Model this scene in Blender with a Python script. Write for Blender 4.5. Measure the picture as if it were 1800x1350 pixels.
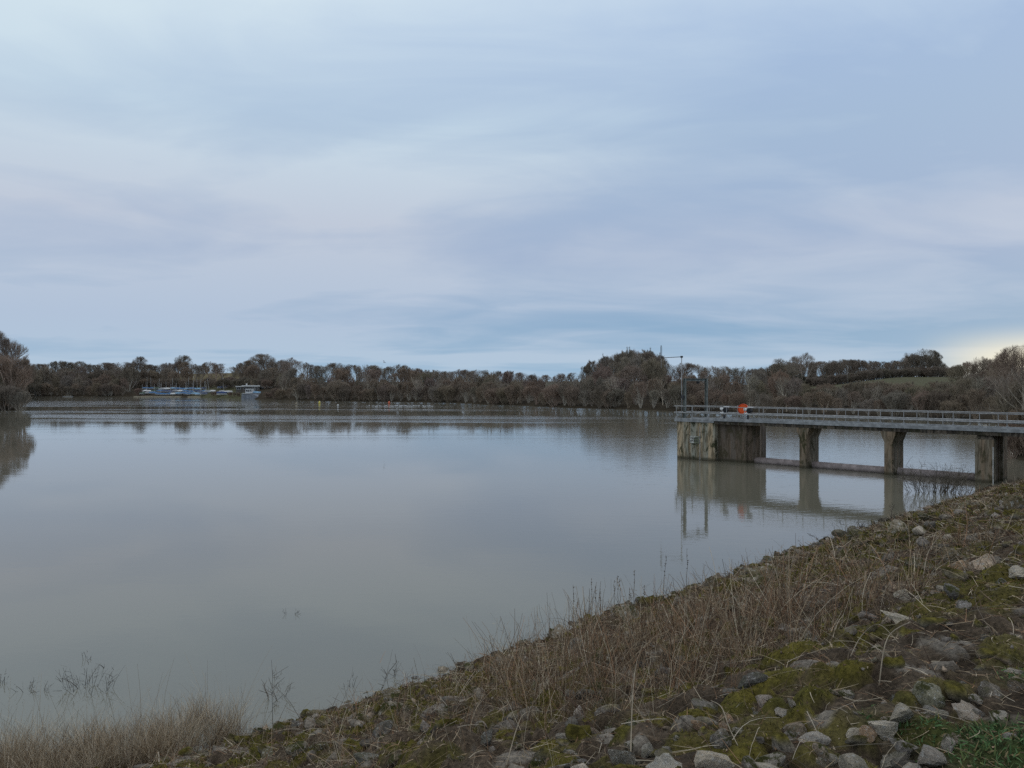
import bpy, math, random
import numpy as np
from mathutils import Vector, noise as mnoise

for o in list(bpy.data.objects):
    bpy.data.objects.remove(o)
S = bpy.context.scene
COL = S.collection
R = math.radians

# ------------------------------------------------------------------ camera
EYE = 5.9                      # eye height over the water, water level is z = 0
FPX = 1350.0                   # focal length in pixels of the 1800 x 1350 photograph
cam_d = bpy.data.cameras.new('camera'); cam = bpy.data.objects.new('camera', cam_d); COL.objects.link(cam)
cam_d.sensor_width = 36.0; cam_d.lens = 36.0 * FPX / 1800.0
cam_d.clip_start = 0.05; cam_d.clip_end = 12000
cam.location = (0, 0, EYE); cam.rotation_euler = (R(90), 0, 0)
S.camera = cam
S.render.resolution_x = 1024; S.render.resolution_y = 768

# ------------------------------------------------------------------ sky
SUN_AZ, SUN_EL = 47.0, 9.0     # degrees to the right of the view, degrees up
W = bpy.data.worlds.new('World'); S.world = W; W.use_nodes = True
nt = W.node_tree; nt.nodes.clear()
def N(t, kind, **kw):
    n = t.nodes.new(kind)
    for k, v in kw.items(): setattr(n, k, v)
    return n
def setv(t, sock, v):
    if isinstance(v, bpy.types.NodeSocket): t.links.new(v, sock)
    else: sock.default_value = v
def MATH(t, op, a, b=0.0, c=None, clamp=False):
    n = N(t, 'ShaderNodeMath', operation=op, use_clamp=clamp)
    setv(t, n.inputs[0], a); setv(t, n.inputs[1], b)
    if c is not None: setv(t, n.inputs[2], c)
    return n.outputs[0]
def MIX(t, f, a, b, blend='MIX'):
    n = N(t, 'ShaderNodeMix', data_type='RGBA', blend_type=blend, clamp_factor=True)
    setv(t, n.inputs[0], f); setv(t, n.inputs[6], a); setv(t, n.inputs[7], b)
    return n.outputs[2]
def RAMP(t, f, stops, interp='LINEAR'):
    n = N(t, 'ShaderNodeValToRGB'); e = n.color_ramp.elements; n.color_ramp.interpolation = interp
    while len(e) > 1: e.remove(e[-1])
    e[0].position = stops[0][0]; e[0].color = stops[0][1]
    for p, c in stops[1:]:
        k = e.new(p); k.color = c
    setv(t, n.inputs[0], f)
    return n.outputs[0]
def NOISE(t, vec, scale, detail=3, rough=0.5, dist=0.0, dim='3D'):
    n = N(t, 'ShaderNodeTexNoise', noise_dimensions=dim)
    if vec is not None: t.links.new(vec, n.inputs['Vector'])
    n.inputs['Scale'].default_value = scale; n.inputs['Detail'].default_value = detail
    n.inputs['Roughness'].default_value = rough; n.inputs['Distortion'].default_value = dist
    return n.outputs[0]
def MAPR(t, v, a, b, c=0.0, d=1.0, smooth=True):
    n = N(t, 'ShaderNodeMapRange', interpolation_type='SMOOTHSTEP' if smooth else 'LINEAR')
    setv(t, n.inputs[0], v)
    for i, x in zip((1, 2, 3, 4), (a, b, c, d)): n.inputs[i].default_value = x
    return n.outputs[0]
def MAPPING(t, vec, loc=(0, 0, 0), rot=(0, 0, 0), sc=(1, 1, 1)):
    n = N(t, 'ShaderNodeMapping'); t.links.new(vec, n.inputs[0])
    n.inputs[1].default_value = loc; n.inputs[2].default_value = rot; n.inputs[3].default_value = sc
    return n.outputs[0]
def COMB(t, x, y, z):
    n = N(t, 'ShaderNodeCombineXYZ')
    for i, v in enumerate((x, y, z)): setv(t, n.inputs[i], v)
    return n.outputs[0]
def g4(r, g, b): return (r, g, b, 1)

sky = N(nt, 'ShaderNodeTexSky', sky_type='NISHITA'); sky.sun_disc = False
sky.sun_elevation = R(SUN_EL); sky.sun_rotation = R(SUN_AZ)
sky.air_density = 1.0; sky.dust_density = 1.5; sky.ozone_density = 2.0
tc = N(nt, 'ShaderNodeTexCoord')
sep = N(nt, 'ShaderNodeSeparateXYZ'); nt.links.new(tc.outputs['Generated'], sep.inputs[0])
dx, dy, dz = sep.outputs
zz = MATH(nt, 'MAXIMUM', dz, 0.0)
inv = MATH(nt, 'DIVIDE', 1.0, MATH(nt, 'ADD', zz, 0.11))
pv = COMB(nt, MATH(nt, 'MULTIPLY', dx, inv), MATH(nt, 'MULTIPLY', dy, inv), 0.0)
# layered cloud deck, streaks running slightly across the view
n1 = NOISE(nt, MAPPING(nt, pv, (3.1, 1.7, 0), (0, 0, R(-24)), (0.42, 0.62, 1)), 1.0, 5, 0.50, 0.7)
n2 = NOISE(nt, MAPPING(nt, pv, (7.7, 4.2, 0), (0, 0, R(-34)), (1.0, 1.6, 1)), 1.3, 6, 0.55, 0.8)
nn = MATH(nt, 'ADD', MATH(nt, 'MULTIPLY', n1, 0.78), MATH(nt, 'MULTIPLY', n2, 0.22))
cl = MAPR(nt, nn, 0.34, 0.66)
# colour of the deck: thin bluish parts, thicker pale lilac grey parts
base_el = RAMP(nt, zz, [(0.0, g4(3.0, 4.75, 6.5)), (0.07, g4(2.6, 4.15, 6.0)), (0.16, g4(3.5, 4.5, 6.3)), (0.30, g4(3.7, 4.95, 6.75)), (0.45, g4(3.95, 5.3, 7.6)), (0.75, g4(6.8, 7.3, 8.2)), (1.0, g4(7.8, 8.1, 8.5))])
pale_el = RAMP(nt, zz, [(0.0, g4(4.4, 5.8, 7.2)), (0.08, g4(4.5, 5.5, 7.0)), (0.20, g4(5.4, 6.0, 7.1)), (0.32, g4(6.0, 7.3, 8.3)), (0.45, g4(6.9, 8.1, 8.9)), (0.75, g4(8.0, 8.4, 9.0)), (1.0, g4(9.0, 9.2, 9.4))])
# the deck thickens (paler) to the left of the view and thins to the right
cl = MATH(nt, 'ADD', cl, MAPR(nt, dx, -0.65, 0.65, 0.60, -0.36, False), clamp=True)
deck = MIX(nt, cl, base_el, pale_el)
# the light comes from low on the right: warm gap there
ax, ay = math.sin(R(SUN_AZ)), math.cos(R(SUN_AZ))
da = MATH(nt, 'ADD', MATH(nt, 'MULTIPLY', dx, ax), MATH(nt, 'MULTIPLY', dy, ay))
hor = MAPR(nt, zz, 0.070, 0.025)
glow = MATH(nt, 'MULTIPLY', MAPR(nt, da, 0.938, 0.978), hor)
deck = MIX(nt, MATH(nt, 'MULTIPLY', glow, 0.95), deck, g4(9.4, 8.8, 6.8))
colr = MIX(nt, 0.965, sky.outputs[0], deck)
bg = N(nt, 'ShaderNodeBackground'); nt.links.new(colr, bg.inputs[0]); bg.inputs[1].default_value = 0.10
wo = N(nt, 'ShaderNodeOutputWorld'); nt.links.new(bg.outputs[0], wo.inputs[0])

# ------------------------------------------------------------------ sun (veiled, low, from the right)
sd = bpy.data.lights.new('sun', 'SUN'); sd.energy = 0.5; sd.angle = R(30); sd.color = (1.0, 0.92, 0.82)
sun = bpy.data.objects.new('sun', sd); COL.objects.link(sun)
sv = Vector((math.sin(R(SUN_AZ)) * math.cos(R(SUN_EL)), math.cos(R(SUN_AZ)) * math.cos(R(SUN_EL)), math.sin(R(SUN_EL))))
sun.rotation_euler = sv.to_track_quat('Z', 'Y').to_euler()

S.view_settings.view_transform = 'Standard'; S.view_settings.look = 'None'
S.view_settings.exposure = 0.0; S.view_settings.gamma = 1.0; S.view_settings.use_curve_mapping = False
S.render.engine = 'CYCLES'
S.cycles.max_bounces = 6; S.cycles.diffuse_bounces = 4; S.cycles.glossy_bounces = 3
S.cycles.transparent_max_bounces = 4
S.cycles.use_denoising = False
S.cycles.sample_clamp_indirect = 4.0

# ------------------------------------------------------------------ small helpers
rng = np.random.default_rng(11)
def tag(o, label=None, cat=None, group=None, kind=None):
    if label: o['label'] = label
    if cat: o['category'] = cat
    if group: o['group'] = group
    if kind: o['kind'] = kind
    return o
def empty(name, loc=(0, 0, 0), rz=0.0):
    o = bpy.data.objects.new(name, None); COL.objects.link(o)
    o.location = loc; o.rotation_euler = (0, 0, rz); o.empty_display_size = 0.3
    return o
def link(name, me, parent=None, mat=None):
    o = bpy.data.objects.new(name, me); COL.objects.link(o)
    if parent is not None: o.parent = parent
    if mat is not None and not me.materials: me.materials.append(mat)
    return o
def np_mesh(name, V, F, col=None, smooth=False):
    """V (n,3), F (m,3) or (m,4) int, col (n,3) per vertex"""
    me = bpy.data.meshes.new(name)
    V = np.asarray(V, dtype=np.float32); F = np.asarray(F, dtype=np.int32)
    me.vertices.add(len(V)); me.vertices.foreach_set('co', V.ravel())
    k = F.shape[1]
    me.loops.add(F.size); me.loops.foreach_set('vertex_index', F.ravel())
    me.polygons.add(len(F)); me.polygons.foreach_set('loop_start', np.arange(0, F.size, k, dtype=np.int32))
    try: me.polygons.foreach_set('loop_total', np.full(len(F), k, dtype=np.int32))
    except Exception: pass
    if smooth: me.polygons.foreach_set('use_smooth', np.ones(len(F), dtype=bool))
    me.update(calc_edges=True)
    if col is not None:
        at = me.attributes.new('col', 'FLOAT_COLOR', 'POINT')
        c4 = np.ones((len(V), 4), dtype=np.float32); c4[:, :3] = col
        at.data.foreach_set('color', c4.ravel())
    return me
class MB:
    """collects boxes, tubes and prisms for one mesh"""
    def __init__(s): s.v = []; s.f = []
    def add(s, vs, fs):
        b = len(s.v); s.v += [tuple(map(float, p)) for p in vs]; s.f += [tuple(i + b for i in f) for f in fs]; return s
    def box(s, x0, x1, y0, y1, z0, z1):
        return s.add([(x0, y0, z0), (x1, y0, z0), (x1, y1, z0), (x0, y1, z0), (x0, y0, z1), (x1, y0, z1), (x1, y1, z1), (x0, y1, z1)],
                     [(0, 3, 2, 1), (4, 5, 6, 7), (0, 1, 5, 4), (1, 2, 6, 5), (2, 3, 7, 6), (3, 0, 4, 7)])
    def prism(s, pts, z0, z1):
        n = len(pts)
        return s.add([(x, y, z0) for x, y in pts] + [(x, y, z1) for x, y in pts],
                     [tuple(range(n - 1, -1, -1)), tuple(range(n, 2 * n))] + [(i, (i + 1) % n, (i + 1) % n + n, i + n) for i in range(n)])
    def tube(s, pts, rad, n=8, caps=True):
        pts = [Vector(p) for p in pts]
        rad = rad if isinstance(rad, (list, tuple)) else [rad] * len(pts)
        vs = []; up = Vector((0, 0, 1))
        for i, p in enumerate(pts):
            d = (pts[min(i + 1, len(pts) - 1)] - pts[max(i - 1, 0)]).normalized()
            a = d.cross(up if abs(d.z) < 0.95 else Vector((1, 0, 0))).normalized(); b = d.cross(a).normalized()
            for k in range(n):
                t = 2 * math.pi * k / n
                vs.append(p + (a * math.cos(t) + b * math.sin(t)) * rad[i])
        fs = []
        for i in range(len(pts) - 1):
            for k in range(n):
                fs.append((i * n + k, i * n + (k + 1) % n, (i + 1) * n + (k + 1) % n, (i + 1) * n + k))
        if caps: fs += [tuple(range(n - 1, -1, -1)), tuple(range((len(pts) - 1) * n, len(pts) * n))]
        return s.add(vs, fs)
    def mesh(s, name, smooth=False):
        me = bpy.data.meshes.new(name); me.from_pydata(s.v, [], s.f); me.update()
        if smooth:
            for p in me.polygons: p.use_smooth = True
        return me
    def build(s, name, mat, parent=None, smooth=False):
        return link(name, s.mesh(name, smooth), parent, mat)

# value noise in numpy
def _h(ix, iy, seed):
    n = (ix.astype(np.int64) * 374761393 + iy.astype(np.int64) * 668265263 + seed * 1442695041) & 0x7fffffff
    n = ((n ^ (n >> 13)) * 1274126177) & 0x7fffffff
    n = (n ^ (n >> 16)) & 0xffff
    return n / 65535.0
def vnoise(x, y, seed=0):
    ix = np.floor(x); iy = np.floor(y); fx = x - ix; fy = y - iy
    fx = fx * fx * (3 - 2 * fx); fy = fy * fy * (3 - 2 * fy)
    a = _h(ix, iy, seed); b = _h(ix + 1, iy, seed); c = _h(ix, iy + 1, seed); d = _h(ix + 1, iy + 1, seed)
    return (a * (1 - fx) + b * fx) * (1 - fy) + (c * (1 - fx) + d * fx) * fy
def fbm(x, y, seed=0, octv=4):
    t = 0; a = 0.5; s = 0
    for k in range(octv):
        t = t + a * vnoise(x * 2 ** k, y * 2 ** k, seed + 17 * k); s += a; a *= 0.5
    return t / s
def sstep(x, a, b):
    t = np.clip((x - a) / (b - a), 0, 1); return t * t * (3 - 2 * t)

# ------------------------------------------------------------------ materials
def mat(name):
    m = bpy.data.materials.new(name); m.use_nodes = True
    t = m.node_tree; b = t.nodes['Principled BSDF']
    b.inputs['Roughness'].default_value = 0.85
    b.inputs['Specular IOR Level'].default_value = 0.25
    return m, t, b
def flat(name, c, rough=0.6, metal=0.0, var=0.25, scale=6.0):
    m, t, b = mat(name)
    o = N(t, 'ShaderNodeTexCoord').outputs['Object']
    f = NOISE(t, o, scale, 5, 0.6)
    k = MIX(t, MAPR(t, f, 0.35, 0.7), g4(*[x * (1 - var) for x in c]), g4(*[min(1, x * (1 + var * 0.5)) for x in c]))
    t.links.new(k, b.inputs['Base Color'])
    b.inputs['Roughness'].default_value = rough; b.inputs['Metallic'].default_value = metal
    return m
def attr_mat(name, rough=0.9, grain=0.0, transl=0.0):
    m, t, b = mat(name)
    a = N(t, 'ShaderNodeAttribute', attribute_name='col')
    c = a.outputs['Color']
    if grain:
        o = N(t, 'ShaderNodeTexCoord').outputs['Object']
        n1_ = NOISE(t, o, 38.0, 5, .7); n2_ = NOISE(t, o, 9.0, 4, .6)
        c = MIX(t, 1.0, c, RAMP(t, n1_, [(.3, g4(.45, .45, .45)), (.7, g4(1.6, 1.55, 1.5))]), 'MULTIPLY')
        c = MIX(t, 1.0, c, RAMP(t, n2_, [(.35, g4(.6, .6, .58)), (.65, g4(1.3, 1.28, 1.22))]), 'MULTIPLY')
        bp = N(t, 'ShaderNodeBump'); bp.inputs['Strength'].default_value = .9; bp.inputs['Distance'].default_value = .03
        t.links.new(n1_, bp.inputs['Height']); t.links.new(bp.outputs[0], b.inputs['Normal'])
    t.links.new(c, b.inputs['Base Color']); b.inputs['Roughness'].default_value = rough
    b.inputs['Specular IOR Level'].default_value = 0.12
    return m

def concrete(name, tan, grey, dark, seed, green=(0.045, 0.048, 0.022), streak=1.0):
    m, t, b = mat(name)
    o = N(t, 'ShaderNodeTexCoord').outputs['Object']
    s1 = NOISE(t, MAPPING(t, o, (seed, seed * 2.1, 0), (0, 0, 0), (1.7 * streak, 1.7 * streak, 0.12)), 1.0, 5, 0.6, 0.3)
    s2 = NOISE(t, MAPPING(t, o, (seed * 3, 1, 4), (0, 0, 0), (6.0, 6.0, 0.8)), 1.0, 6, 0.65, 0.4)
    s3 = NOISE(t, MAPPING(t, o, (2, seed, 9), (0, 0, 0), (2.2, 2.2, 1.1)), 1.0, 6, 0.65, 0.6)
    c = MIX(t, MAPR(t, s1, 0.42, 0.58), g4(*tan), g4(*grey))
    c = MIX(t, MATH(t, 'MULTIPLY', MAPR(t, s2, 0.42, 0.62), 0.85), c, g4(*dark))
    c = MIX(t, MATH(t, 'MULTIPLY', MAPR(t, s3, 0.51, 0.61), 0.9), c, g4(*green))
    # pale lichen spots
    v = NOISE(t, o, 9.0, 3, 0.6)
    c = MIX(t, MATH(t, 'MULTIPLY', MAPR(t, v, 0.62, 0.70), 0.35), c, g4(0.36, 0.35, 0.30))
    # algae band left by the lake's usual level
    sz_ = N(t, 'ShaderNodeSeparateXYZ'); t.links.new(o, sz_.inputs[0])
    band = MAPR(t, MATH(t, 'ADD', sz_.outputs[2], MATH(t, 'MULTIPLY', MATH(t, 'SUBTRACT', s2, .5), .35)), .30, .10)
    c = MIX(t, MATH(t, 'MULTIPLY', band, .75), c, g4(.035, .034, .018))
    t.links.new(c, b.inputs['Base Color']); b.inputs['Roughness'].default_value = 0.92
    bp = N(t, 'ShaderNodeBump'); bp.inputs['Strength'].default_value = 0.6; bp.inputs['Distance'].default_value = 0.03
    t.links.new(s2, bp.inputs['Height']); t.links.new(bp.outputs[0], b.inputs['Normal'])
    return m

M_conc_tower = concrete('tower_concrete', (0.50, 0.385, 0.25), (0.32, 0.315, 0.255), (0.11, 0.088, 0.052), 1.3, green=(0.028, 0.034, 0.012))
M_conc_stem = concrete('stem_concrete', (0.19, 0.138, 0.098), (0.15, 0.122, 0.098), (0.075, 0.058, 0.04), 4.1, green=(0.075, 0.062, 0.035))
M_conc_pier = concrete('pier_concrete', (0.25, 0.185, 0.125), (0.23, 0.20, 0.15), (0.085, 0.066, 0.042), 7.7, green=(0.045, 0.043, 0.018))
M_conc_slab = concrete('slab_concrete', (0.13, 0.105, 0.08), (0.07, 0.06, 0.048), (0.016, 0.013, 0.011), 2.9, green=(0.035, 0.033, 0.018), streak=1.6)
M_deck = flat('deck_grey', (0.31, 0.32, 0.325), 0.8, 0, 0.3, 3.0)
M_galv = flat('galvanised_steel', (0.35, 0.35, 0.345), 0.6, 0.1, 0.3, 5.0)
M_gantry = flat('weathered_gantry_steel', (0.17, 0.185, 0.17), 0.7, 0.1, 0.35, 4.0)
M_darksteel = flat('dark_steel', (0.06, 0.06, 0.065), 0.6, 0.2)
M_pipe = flat('rusty_brown_pipe', (0.36, 0.30, 0.285), 0.6, 0.0, 0.3, 3.0)
M_white = flat('white_paint', (0.72, 0.72, 0.70), 0.5, 0, 0.15)
M_orange = flat('orange_plastic', (0.78, 0.105, 0.018), 0.45, 0, 0.12)
M_black = flat('black_rubber', (0.02, 0.02, 0.022), 0.6)
M_glass = flat('dark_window_glass', (0.03, 0.035, 0.045), 0.1)
M_blue = flat('blue_boat_cover', (0.05, 0.17, 0.36), 0.6, 0, 0.3, 1.0)
M_paleblue = flat('pale_blue_boat_cover', (0.22, 0.42, 0.60), 0.6, 0, 0.3, 1.0)
M_navy = flat('navy_boat_cover', (0.03, 0.06, 0.16), 0.6, 0, 0.3, 1.0)
M_greycover = flat('grey_boat_cover', (0.32, 0.33, 0.34), 0.6, 0, 0.3, 1.0)
M_greencover = flat('green_boat_cover', (0.05, 0.10, 0.06), 0.6, 0, 0.3, 1.0)
M_mast = flat('aluminium_mast', (0.62, 0.62, 0.60), 0.5, 0.0)
M_timber = flat('pale_timber', (0.42, 0.36, 0.26), 0.8, 0, 0.25, 2.0)
M_roof = flat('brown_roof', (0.07, 0.06, 0.055), 0.8)
M_gwall = flat('grey_retaining_wall', (0.24, 0.26, 0.29), 0.85, 0, 0.3, 1.5)
M_wallbrown = flat('weatherboard', (0.16, 0.14, 0.12), 0.8)
M_yellow = flat('yellow_buoy', (0.75, 0.62, 0.12), 0.5)
M_red = flat('orange_red_buoy', (0.70, 0.16, 0.08), 0.5)
M_gull = flat('white_feathers', (0.75, 0.75, 0.74), 0.8)
M_gullw = flat('grey_feathers', (0.35, 0.37, 0.40), 0.8)

# bark and twigs take their tint from the object colour
def bark(name, rough=0.95):
    m, t, b = mat(name)
    oi = N(t, 'ShaderNodeObjectInfo')
    o = N(t, 'ShaderNodeTexCoord').outputs['Object']
    f = NOISE(t, o, 0.7, 3, 0.6)
    c = MIX(t, 1.0, oi.outputs['Color'], RAMP(t, f, [(0.25, g4(0.72, 0.72, 0.72)), (0.75, g4(1.28, 1.25, 1.2))]), 'MULTIPLY')
    t.links.new(c, b.inputs['Base Color']); b.inputs['Roughness'].default_value = rough
    b.inputs['Specular IOR Level'].default_value = 0.1
    return m
M_bark = bark('bark'); M_twig = bark('twigs'); M_ivy = bark('ivy_leaves', 0.8)
M_plant = attr_mat('dead_plant_stems')
M_leaf = attr_mat('green_leaves', 0.7)

# ------------------------------------------------------------------ the dam bank (coordinates: q along the waterline, s up the slope)
C1, C2, S0 = 0.696, 0.718, 12.27
def qs2xy(q, s):
    a = s - S0
    return C1 * a + C2 * q, -C2 * a + C1 * q
def xy2qs(x, y): return C2 * x + C1 * y, S0 + C1 * x - C2 * y
def domes(q, s):
    """half buried boulders under the moss and litter: height, relative height and a random id per boulder"""
    best = np.zeros(np.shape(q)); rel = np.zeros(np.shape(q)); rid = np.zeros(np.shape(q))
    for cell, sd_, amp in ((0.44, 101, .72), (0.23, 201, 0.5)):
        iq = np.floor(q / cell); js = np.floor(s / cell)
        for di in (-1, 0, 1):
            for dj in (-1, 0, 1):
                a, c = iq + di, js + dj
                cx = (a + .1 + .8 * _h(a, c, sd_)) * cell; cy = (c + .1 + .8 * _h(a, c, sd_ + 1)) * cell
                r = cell * (.34 + .42 * _h(a, c, sd_ + 2)); h = amp * (.04 + .19 * _h(a, c, sd_ + 3) ** 1.3)
                th = 6.28 * _h(a, c, sd_ + 5); ex = (q - cx) * np.cos(th) + (s - cy) * np.sin(th); ey = -(q - cx) * np.sin(th) + (s - cy) * np.cos(th)
                t_ = np.clip(1 - np.maximum(np.abs(ex) / r * .9, np.hypot(ex, ey * 1.35) / r) ** 2, 0, 1) ** .5
                v = h * t_ + .25 * h * t_ * (ex / r)
                m = v > best
                best = np.where(m, v, best); rel = np.where(m, t_, rel); rid = np.where(m, _h(a, c, sd_ + 4), rid)
    return best, rel, rid
def bank_z(q, s, detail=True):
    q = np.asarray(q, dtype=float); s = np.asarray(s, dtype=float)
    bul = 1.25 * sstep(q, 6.5, 0.5) * sstep(s, 6.0, 0.0)
    se = s + bul
    z = 0.372 * np.minimum(se, 9.6)
    top = 3.57 + 0.68 * (1 - np.exp(-np.maximum(se - 9.6, 0) / 0.68 * 0.372 * 1.0))
    z = np.where(se > 9.6, top, z)
    z = np.where(s > 18, z - 0.4 * (s - 18), z)
    z = np.maximum(z, -4.0)
    w = sstep(s, 13.0, 10.4) * 0.85 + 0.15
    z = z + w * 0.42 * (fbm(q / 1.9, s / 1.6, 3, 3) - 0.5)
    if detail:
        z = z + w * 0.16 * (fbm(q / 0.46, s / 0.46, 9, 3) - 0.5) + domes(q, s)[0] * sstep(s, 11.6, 10.2) * (.55 + .9 * fbm(q / 2.5, s / 2.5, 55, 2)) - .05 * w
        z = z + w * 0.055 * (fbm(q / 0.11, s / 0.11, 21, 2) - 0.5)
    return z
def mossmask(q, s):
    m = fbm(q / 1.1, s / 0.9, 41, 4)
    return sstep(m + 0.03 * sstep(q, 14, 4), 0.52, 0.66)
def mossw(q, s):
    dh, rel, rid = domes(q, s)
    return np.clip(mossmask(q, s) * .75 * (rid > .22) + sstep(rel, .15, .5) * (rid > .40) * (rid < .80) * sstep(fbm(q / 2.2, s / 1.8, 47, 3), .40, .52) * sstep(s, 11.6, 10.0), 0, 1)
def greenmask(q, s):
    return sstep(s + 1.3 * (fbm(q / 1.0, s / 1.0, 77, 3) - 0.5), 10.5, 11.3)
def litter_col(q, s):
    q = np.asarray(q, float); s = np.asarray(s, float)
    f = fbm(q / 0.35, s / 0.35, 5, 4)[..., None]; f2 = fbm(q / 0.07, s / 0.07, 6, 3)[..., None]
    c = np.array([0.034, 0.026, 0.018]) * (1 - f) + np.array([0.165, 0.128, 0.092]) * f
    c = c * (0.55 + 0.9 * f2)
    dh, rel, rid = domes(q, s)
    wst = (sstep(rel, .35, .6) * (rid < .10) * sstep(s, 11.6, 10.4))[..., None]
    c = c * (1 - wst) + (np.array([.25, .225, .19]) * (.45 + .9 * f2) * (.75 + .5 * f)) * wst
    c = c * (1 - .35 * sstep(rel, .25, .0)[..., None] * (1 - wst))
    mm = mossw(q, s)[..., None]
    mc = np.array([0.150, 0.125, 0.026]) * (0.5 + f2) * (1 - f) + np.array([0.075, 0.074, 0.022]) * (0.5 + f2) * f
    c = c * (1 - mm) + mc * mm
    gm = (greenmask(q, s) * sstep(fbm(q / .5, s / .5, 90, 3), 0.42, 0.6))[..., None]
    c = c * (1 - gm) + np.array([0.040, 0.062, 0.020]) * (0.5 + f2) * gm
    wet = sstep(s + 0.6 * (fbm(q / .8, s / .8, 31, 2) - 0.5), 0.75, 0.05)[..., None]
    return c * (1 - 0.65 * wet) * (1 - .35 * sstep(q, 14, 24))[..., None]
def graded(a0, a1, b0, b1, fine, grow=1.12, cap=25):
    v = list(np.arange(a0, a1 + 1e-6, fine)); st = fine
    while v[-1] < b1: st = min(st * grow, cap); v.append(v[-1] + st)
    st = fine; lo = []; x = a0
    while x > b0: st = min(st * grow, cap); x -= st; lo.append(x)
    return np.array(lo[::-1] + v)
qa = graded(0.5, 15.0, -160, 60, 0.045, 1.018, 12); qa = qa[qa < 128]
sa = graded(-0.8, 12.2, -14, 140, 0.05, 1.25, 20)
QQ, SS = np.meshgrid(qa, sa, indexing='ij')
ZZ = bank_z(QQ, SS); XX, YY = qs2xy(QQ, SS)
nq, ns = QQ.shape
idx = np.arange(nq * ns).reshape(nq, ns)
F = np.stack([idx[:-1, :-1], idx[1:, :-1], idx[1:, 1:], idx[:-1, 1:]], -1).reshape(-1, 4)[:, ::-1]
Mg, t, b = mat('bank_soil_and_moss')
a_ = N(t, 'ShaderNodeAttribute', attribute_name='col')
o_ = N(t, 'ShaderNodeTexCoord').outputs['Object']
f_ = NOISE(t, o_, 28.0, 5, 0.7)
t.links.new(MIX(t, 1.0, a_.outputs['Color'], RAMP(t, f_, [(0.3, g4(0.35, 0.35, 0.35)), (0.7, g4(1.5, 1.45, 1.4))]), 'MULTIPLY'), b.inputs['Base Color'])
b.inputs['Roughness'].default_value = 0.95; b.inputs['Specular IOR Level'].default_value = 0.1
bp = N(t, 'ShaderNodeBump'); bp.inputs['Strength'].default_value = 0.9; bp.inputs['Distance'].default_value = 0.04
t.links.new(f_, bp.inputs['Height']); t.links.new(bp.outputs[0], b.inputs['Normal'])
bank = link('embankment_ground', np_mesh('embankment_ground', np.stack([XX, YY, ZZ], -1).reshape(-1, 3), F, litter_col(QQ, SS).reshape(-1, 3), True), None, Mg)
tag(bank, 'stony dam bank with moss, litter and dead stems sloping to the water', 'bank', kind='structure')
def pix2bank(px, py):
    """where the line of sight of a picture point meets the bank (only used to read positions off the photograph)"""
    ux, uz = (px - 900) / FPX, (675 - py) / FPX
    tt = np.linspace(2.5, 70, 6000)
    q, s = xy2qs(ux * tt, tt)
    d = (EYE + uz * tt) - bank_z(q, s, False)
    i = int(np.argmax(d < 0)) if (d < 0).any() else len(tt) - 1
    return float(q[i]), float(s[i]), float(tt[i])

# ------------------------------------------------------------------ water
Mw, t, b = mat('muddy_lake_water')
o_ = N(t, 'ShaderNodeTexCoord').outputs['Object']
sp = N(t, 'ShaderNodeSeparateXYZ'); t.links.new(o_, sp.inputs[0])
b.inputs['Base Color'].default_value = g4(0.158, 0.149, 0.112)
b.inputs['IOR'].default_value = 1.45; b.inputs['Specular IOR Level'].default_value = 0.5
b.inputs['Roughness'].default_value = 0.03
# wind: rough patches far out and round the tower, calm water near and to the left
p1 = NOISE(t, MAPPING(t, o_, (40, 7, 0), (0, 0, R(6)), (0.005, 0.045, 1)), 1.0, 5, 0.6, 0.5)
far = MAPR(t, sp.outputs[1], 60, 170)
right = MAPR(t, MATH(t, 'SUBTRACT', sp.outputs[0], MATH(t, 'MULTIPLY', sp.outputs[1], 0.02)), -6, 16)
near = MAPR(t, sp.outputs[1], 26, 52)
w1 = MATH(t, 'MULTIPLY', MAPR(t, p1, 0.46, 0.56), far)
w2 = MATH(t, 'MULTIPLY', MATH(t, 'MULTIPLY', right, near), 0.085)
wind = MATH(t, 'MINIMUM', MATH(t, 'ADD', MATH(t, 'MULTIPLY', w1, 0.30), MATH(t, 'ADD', w2, MAPR(t, NOISE(t, MAPPING(t, o_, (3, 9, 0), (0, 0, R(20)), (0.03, 0.10, 1)), 1.0, 4, 0.6, 0.6), 0.40, 0.62, 0.008, 0.028))), 1.0)
r1 = NOISE(t, MAPPING(t, o_, (0, 0, 0), (0, 0, R(15)), (0.9, 1.8, 1)), 1.0, 4, 0.6, 0.3)
r2 = NOISE(t, MAPPING(t, o_, (5, 3, 0), (0, 0, R(-10)), (2.6, 4.4, 1)), 1.0, 3, 0.55, 0.2)
hh = MATH(t, 'ADD', MATH(t, 'MULTIPLY', r1, 0.11), MATH(t, 'MULTIPLY', r2, 0.045))
hh = MATH(t, 'MULTIPLY', hh, wind)
bp = N(t, 'ShaderNodeBump'); bp.inputs['Strength'].default_value = 1.0; bp.inputs['Distance'].default_value = 1.0
t.links.new(hh, bp.inputs['Height']); t.links.new(bp.outputs[0], b.inputs['Normal'])
wm = MB().add([(-900, -200, 0), (700, -200, 0), (700, 1200, 0), (-900, 1200, 0)], [(0, 1, 2, 3)])
water = wm.build('lake_water', Mw); tag(water, 'calm muddy grey lake reflecting the overcast sky', 'lake', kind='structure')

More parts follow.
